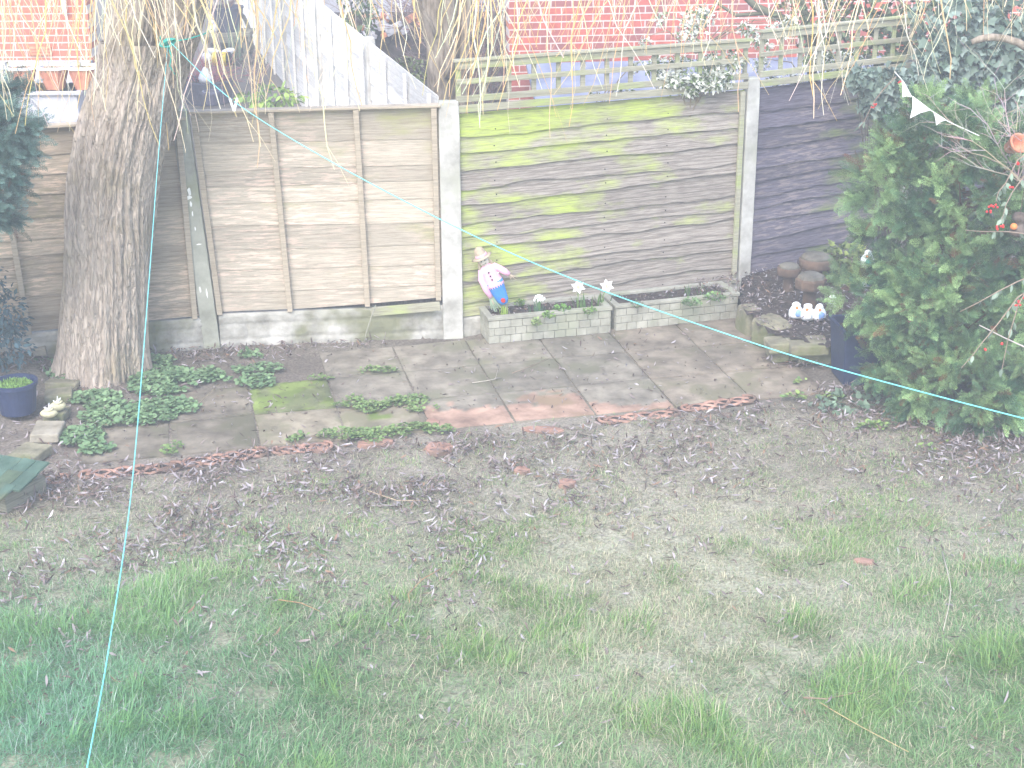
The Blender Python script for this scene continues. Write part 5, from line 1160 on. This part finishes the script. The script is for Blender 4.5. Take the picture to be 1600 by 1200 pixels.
P = [at(569, 542, z=0)]; P += [P[0]+Vector((.02, .0, .12)), P[0]+Vector((.07, .05, .26)), P[0]+Vector((.1, .08, .33))]
bpy.data.objects.remove(o); m = MB(); m.tube([p-P[0] for p in P], [.004, .005, .006, .005], 6, S(150, 148, 132)); tag(m.build('bare_stalk', M['twig'], loc=P[0], smooth=True), 'grey stalk leaning on the gravel board under the tan panel', 'twig')

# ------------------------------------------------------------------ right edge: bird feeder, pot, berries
tp = at(1583, 228, y=9.9); root = thing('hanging_pot', 'small terracotta pot lying open sideways in the twigs at the right edge', 'plant pot', tp, 0); root.rotation_euler = (R(60), 0, R(25))
m = MB(); m.lathe([(.035, -.05), (.062, .05), (.068, .05), (.068, .065), (.056, .065), (.05, .04), (.02, -.03)], 24); m.build('pot_wall', M['terra'], root, smooth=True)
tp = at(1592, 352, y=9.8); root = thing('bird_feeder', 'brown scaly bird feeder with an orange ball at the right edge', 'bird feeder', tp); m = MB()
m.lathe([(.01, .09), (.04, .08), (.055, .045), (.03, .03), (.03, -.01), (.06, -.03), (.065, -.05), (.04, -.07), (.01, -.075)], 18, wob=.08); m.build('feeder_body', M['bark_dark'], root, smooth=True)
m = MB(); m.blob((-.05, -.05, .005), (.024, .022, .022), 14, .01); m.build('ball', M['orange'], root, smooth=True)
m = MB(); m.tube([(0, 0, .08), (.01, 0, .3), (.05, 0, .6)], .003, 5, S(90, 80, 70)); m.build('hanger', M['twig'], root)
def berrybranch(label, pts, yy, leaves, berries, seed):
    r3 = random.Random(seed); b0 = at(*pts[0], y=yy); root = thing('berry_branch', label, 'branch', b0, 0, 'arching berry shrub branches at the right edge'); P = [at(*p, y=yy-.05*i)-b0 for i, p in enumerate(pts)]; m = MB()
    m.tube(P, list(np.linspace(.005, .002, len(P))), 6, S(146, 128, 112)); m.build('stem', M['twig'], root)
    n = leaves; base = []; dirs = []
    for k in range(n):
        i = r3.randint(0, len(P)-2); p = P[i].lerp(P[i+1], r3.random()); base.append(tuple(p)); dirs.append((r3.gauss(0, .6), r3.gauss(-.2, .3), -.9))
    V, Fq, C = leaf_cloud(np.array(base), np.array(dirs), .06*rg.uniform(.7, 1.1, n), np.array(S(140, 158, 140))*rg.uniform(.7, 1.15, (n, 1)), 'oval', .8); npmesh('leaves', V, Fq, M['leaf'], root, C)
    if berries:
        m = MB()
        for k in range(berries):
            i = r3.randint(0, len(P)-1); p = P[i]+Vector((r3.gauss(0, .02), r3.gauss(-.02, .01), r3.gauss(-.03, .015)))
            for q in range(3): m.blob(p+Vector((r3.gauss(0, .009), r3.gauss(0, .006), r3.gauss(0, .007))), (.008, .008, .008), 8, 0)
        m.build('berries', M['red'], root, smooth=True)
berrybranch('berry branch with red berries hanging under the terracotta pot', [(1620, 230), (1590, 250), (1572, 285), (1560, 300), (1556, 315)], 9.75, 16, 5, 1)
berrybranch('berry branch with drooping leaves beside the bird feeder', [(1640, 260), (1600, 275), (1582, 300), (1572, 320), (1565, 345)], 9.7, 14, 3, 2)
berrybranch('thin horizontal branch with three leaves over the conifer', [(1620, 368), (1575, 362), (1540, 362), (1508, 360)], 9.7, 5, 0, 3)
berrybranch('long arching leafy branch in front of the conifer, upper one', [(1640, 420), (1590, 440), (1560, 455), (1530, 472), (1500, 487)], 9.6, 14, 0, 4)
berrybranch('long arching leafy branch in front of the conifer, lower one', [(1640, 430), (1590, 465), (1560, 505), (1535, 535), (1520, 555), (1502, 575)], 9.5, 18, 2, 5)
berrybranch('drooping branch tipped with red berries at the right edge', [(1650, 420), (1605, 450), (1590, 480), (1575, 530), (1565, 580)], 9.5, 12, 4, 6)
berrybranch('small branch with red berries against the dark fence under the ivy', [(1400, 120), (1380, 140), (1365, 160), (1350, 190), (1342, 200)], 12.3, 10, 3, 7)
tb = at(1530, 508, y=9.5); m = MB(); m.tube([Vector((0, 0, 0)), at(1570, 528, y=9.5)-tb, at(1640, 560, y=9.5)-tb], [.003, .004, .006], 6, S(196, 184, 180)); tag(m.build('bare_twig', M['twig'], loc=tb), 'straight bare pale twig crossing the conifer at the right edge', 'twig')
# curved grey bough arching at the upper right
tb = at(1520, 64, y=11.5); m = MB(); m.tube([at(*p, y=11.5)-tb for p in ((1518, 66), (1530, 61), (1550, 58), (1570, 60), (1590, 66), (1620, 85))], [.02, .026, .028, .028, .03, .03], 10); tag(m.build('grey_bough', M['bark2'], loc=tb, smooth=True), 'thick grey curved bough in the ivy at the upper right', 'branch')
# flower and orange figure in conifer
tb = at(1372, 458, z=.42); root = thing('red_flower', 'artificial orange red flower at the left side of the conifer', 'flower', tb); m = MB()
for k in range(14):
    a = rnd.uniform(0, 6.3); d = Vector((cos(a), -.6, sin(a)*.6)); m.add([(0, 0, 0), d*.03+Vector((.01, 0, .01)), d*.06, d*.03-Vector((.01, 0, .01))], [(0, 1, 2, 3)], S(222, 84, 54))
m.build('petals', M['leaf'], root); m = MB(); m.tube([(0, 0, 0), (.01, .02, -.2)], .003, 5, S(70, 100, 60)); m.build('stem', M['twig'], root)

# ------------------------------------------------------------------ neighbour side
# left house
zb = at(80, 97, y=17).z
root = thing('brick_house', 'orange brick house wall behind the willow at the upper left', 'house', (-8.6, 17, 0)); m = MB()
m.box((0, .15, 3.0), (8., .3, 5.4)); o = m.build('wall', M['brickL'], root)
m = MB(); m.box((0, .4, 5.95), (8.6, 2.2, .14), Matrix.Rotation(R(30), 3, 'X')); m.build('roof', M['rooft'], root)
m = MB(); m.box((0, -.03, zb-.28), (8., .1, .6), jit=.0); m.build('plinth', M['render'], root)
a = at(100, 20, y=16.92); m = MB(); m.tube([(a.x+8.6, -.06, a.z), (a.x+8.6, -.06, 5.6)], .025, 10); m.build('waste_pipe', M['white'], root)
ab = at(60, 82, y=16.9); m = MB(); m.box((ab.x+8.6, -.012, ab.z), (.24, .02, .1)); 
for k in range(3): m.box((ab.x+8.6, -.026, ab.z-.03+k*.03), (.22, .012, .012))
m.build('air_brick', M['terra'], root)
# low white wall with planters
wz = at(100, 141, y=15.6).z
m = MB(); m.box((0, 0, (wz+.2)/2), (5.2, .5, wz-.2)); m.box((0, 0, wz-.02), (5.3, .56, .04)); o = m.build('garden_wall', M['render'], loc=(-7.0, 15.8, 0), bevel=.01); tag(o, 'low whitewashed wall under the terracotta planters', 'wall')
def tplanter(px_, label):
    P = at(px_, 147, y=15.68); P.z = wz+.001; root = thing('terracotta_planter', label, 'planter', P, 0, 'terracotta planters with white rims'); m = MB(); w0, w1, h = .085, .14, .21
    def ring(w_, z, d=None): return [(a*w_, b*(d or w_)*.9, z) for a, b in ((-.55, -1), (.55, -1), (1, -.55), (1, .55), (.55, 1), (-.55, 1), (-1, .55), (-1, -.55))]
    V = ring(w0, 0)+ring(w1, h)+ring(w1-.02, h)+ring(w1-.03, h-.08); Fs = [(i*8+k, i*8+(k+1) % 8, i*8+8+(k+1) % 8, i*8+8+k) for i in range(3) for k in range(8)]+[tuple(range(8))[::-1], tuple(range(24, 32))]
    m.add(V, Fs); m.build('pot_wall', M['terra'], root)
    m = MB(); V = ring(w1+.004, h-.005)+ring(w1+.016, h-.003)+ring(w1+.016, h+.022)+ring(w1-.012, h+.022)+ring(w1-.012, h+.0); Fs = [(i*8+k, i*8+(k+1) % 8, i*8+8+(k+1) % 8, i*8+8+k) for i in range(4) for k in range(8)]
    m.add(V, Fs); m.build('rim', M['white'], root)
    m = MB(); m.box((0, 0, h-.02), (.2, .2, .02)); m.build('soil_fill', M['soil'], root)
    nn = 60; V, Fq, C = strips(np.c_[rg.normal(0, .05, nn), rg.normal(0, .05, nn), np.full(nn, h-.02)], rg.uniform(0, 6.28, nn), rg.uniform(.03, .08, nn), np.full(nn, .012), rg.normal(1.2, .2, nn), rg.uniform(0, 1, nn), 3, lambda t: 1-t*.8, np.array(S(124, 130, 100))*rg.uniform(.7, 1.2, (nn, 1))); npmesh('seedlings', V, Fq, M['leaf'], root, C)
tplanter(38, 'terracotta planter with white rim farthest left, half behind the blue green conifer'); tplanter(88, 'terracotta planter with white rim in the middle of the three on the wall'); tplanter(134, 'terracotta planter with white rim next to the willow trunk')
# right house with red brick and low blue roof in front
x0 = at(795, 60, y=17.2).x
root = thing('brick_house', 'red brick house wall beyond the trellis at the top', 'house', (x0, 17.2, 0)); root.rotation_euler = (0, 0, .1)
m = MB(); m.box((3.6, .15, 2.9), (7.2, .3, 5.6)); m.build('wall', M['brickR'], root); m = MB(); m.box((3.6, .4, 5.95), (7.8, 2.2, .14), Matrix.Rotation(R(30), 3, 'X')); m.build('roof', M['rooft'], root)
a = at(800, 110, y=15.5)
zr = at(900, 98, y=17.0).z
root = thing('lean_to', 'low lean to with slate blue felt roof between trellis and brick wall', 'outbuilding', (x0+.45, 14.4, 0), .1); m = MB()
d_ = 2.6; z0_ = zr-.75; m.add([(0, 0, z0_), (6.6, 0, z0_), (6.6, d_, zr), (0, d_, zr), (0, 0, z0_-.05), (6.6, 0, z0_-.05), (6.6, d_, zr-.05), (0, d_, zr-.05)], [(0, 1, 2, 3), (7, 6, 5, 4), (0, 4, 5, 1), (1, 5, 6, 2), (2, 6, 7, 3), (3, 7, 4, 0)]); m.build('roof', M['shed'], root)
m = MB(); m.box((3.3, .15, (z0_-.05)/2+.1), (6.4, .1, z0_-.2)); m.build('wall', M['render'], root)
# pale wall and rubble in the middle distance
P = at(610, 22, y=23.5); m = MB(); m.box((0, 0, 0), (4.2, .3, 4)); o = m.build('pale_wall', M['render'], loc=(P.x+.6, 23.5, P.z+1.95)); o.scale = (1, 1, 1); tag(o, 'pale bluish rendered wall far behind the neighbour tree', 'wall')
P = at(610, 34, y=20.5)
m = MB()
for k in range(60):
    pass
r4 = random.Random(8)
m = MB(); m.box((P.x+.4, 21.1, .75), (3.2, .8, P.z*2-1.5-.1 if False else 1.2)); o = m.build('earth_bank', M['soil'], smooth=False); struct(o)
for k in range(26):
    px_ = r4.uniform(562, 660); py_ = r4.uniform(20, 58); q = at(px_, py_, y=20.5); m = MB(); sz = r4.uniform(.05, .1); m.box((0, 0, 0), (sz*1.6, sz, sz), Matrix.Rotation(r4.uniform(-.6, .6), 3, 'Y') @ Matrix.Rotation(r4.uniform(0, 3), 3, 'Z'), jit=sz*.12)
    o = m.build('rubble_brick', M['render'] if (wht := r4.random() < .65) else M['terra'], loc=q, bevel=.01); tag(o, ('broken pale brick' if wht else 'broken reddish brick')+' in the rubble heap beyond the silvery side fence', 'brick', ('pale' if wht else 'reddish')+' bricks of the rubble heap')
m = MB()
rb = thing('rubble_mound', 'dark earthy mound under the pale broken bricks', 'mound', (at(615, 60, y=20.9).x, 20.95, .3)); m.blob((0, 0, 0), (1.5, .42, at(610, 22, y=20.9).z-.3), 40, .05); m.build('earth', M['soil'], rb, smooth=True)
# shelf with dark pot, arch board, ornaments behind the leaning post
yS = 23.2; a = at(320, 54, y=yS); b = at(386, 51, y=yS)
root = thing('garden_shelf', 'weathered wooden shelf with arched end board beyond the fence', 'shelf', (a.x, yS, 0)); m = MB(); wS = b.x-a.x
m.box((wS/2, .2, a.z), (wS+.1, .5, .06), col=(1.2, .3, 0)); m.box((wS/2, -.02, a.z-.07), (wS+.1, .04, .09), col=(1, .6, 0)); m.build('shelf_top', M['shelf'], root)
m = MB(); m.box((wS/2, .42, (a.z+.3)/2), (wS, .05, a.z-.3), col=(.8, .5, 0)); m.build('back_board', M['shelf'], root)
m = MB(); m.tube([(wS*.75-.16+.3*(1-cos(t))*.55, .33, .45+.62*sin(t)) for t in np.linspace(0, pi, 14)], .03, 8); m.build('arch_board', M['shelf'], root)
for xx in (.03, wS-.03):
    m = MB(); m.box((xx, .0, (a.z+.2)/2), (.08, .08, a.z-.28), col=(1, .2, 0)); m.build('leg', M['shelf'], root)
P = at(357, 50, y=yS+.15); P.z = a.z+.032; pot(P, .19, .24, .36, 'plastic_g', 'dark grey plant pot standing on the weathered shelf', name='shelf_pot')
twigbush('potted_shrub', 'bare brown shrub growing in the dark pot on the shelf', P+Vector((0, 0, .3)), 16, .6, .6, S(150, 120, 110), .006, 44, 3)
P = at(330, 20, y=yS); figurine(P-Vector((0, 0, .1)), 'small white flower ornament left of the dark pot on the shelf', 'white', .2, name='shelf_ornament', group=None)
bpy.data.objects['shelf_ornament'].location.z = a.z+.031
P = at(322, 100, y=20.5); P.z = .32
root = pot(P, .3, .34, .3, 'plastic_g', 'wide dark tub holding a white ornament beyond the fence', name='garden_tub')
Q = P+Vector((-.02, 0, .26)); root = thing('owl_ornament', 'white pointed ornament sitting in the wide dark tub', 'garden ornament', Q); m = MB(); m.lathe([(.09, 0), (.1, .06), (.07, .12), (.03, .18), (.01, .2)], 16, wob=.04); m.build('body', M['white'], root, smooth=True)
Q = at(346, 92, y=21.6); Q.z = .35; root = thing('bee_ornament', 'black and yellow striped bee ornament with white wings beyond the fence', 'garden ornament', Q)
m = MB(); m.tube([(0, 0, -.05), (0, 0, .3)], .012, 6); m.build('stake', M['slate'], root)
for k, mt in enumerate(('yellow', 'black', 'yellow', 'black')):
    m = MB(); m.lathe([(.09, 0), (.105, .03), (.1, .065)], 16, (-.12+k*.065, 0, .36), Matrix.Rotation(pi/2, 3, 'Y')); m.build('stripe', M[mt], root, smooth=True)
m = MB(); m.blob((-.2, 0, .37), (.08, .08, .08), 12, 0); m.build('head', M['white'], root, smooth=True)
for sgn in (-1, 1): m = MB(); m.blob((.0+sgn*.1, .0, .46), (.10, .03, .045), 12, 0, M=Matrix.Rotation(-sgn*.25, 3, 'Y')); m.build('wing', M['white'], root, smooth=True)
bush('low_green_plant', 'low bright green plant just beyond the tan fence panel', at(425, 163, y=18.6), [((0, 0, .1), (.4, .2, .12), 1)], 240, .09, S(96, 138, 66), S(168, 196, 96), 'oval', 8, catg='plant')
shoots(at(370, 92, y=22.6), 12, .5, S(140, 160, 130), 'grey green bulb shoots in front of the arched board', spread=.1, W=.03)
P = at(333, 163, y=17); pot(P, .07, .1, .15, 'plastic_g', 'small grey blue pot just beyond the leaning post', name='small_pot')

# ------------------------------------------------------------------ haze
hm = bpy.data.materials.new('haze'); hm.use_nodes = True; t = hm.node_tree; t.nodes.remove(t.nodes['Principled BSDF']); v = t.nodes.new('ShaderNodeVolumePrincipled')
v.inputs['Color'].default_value = (.88, .93, 1, 1); v.inputs['Density'].default_value = .0105; v.inputs['Anisotropy'].default_value = 0; t.links.new(v.outputs[0], t.nodes['Material Output'].inputs['Volume'])  # added volume, lifts the dark tones as veiling glare does
m = MB(); m.box((0, 40, 3.5), (126, 104, 9.4)); o = m.build('haze', hm); tag(o, 'thin pale haze added to stand in for veiling glare', 'haze', kind='stuff')
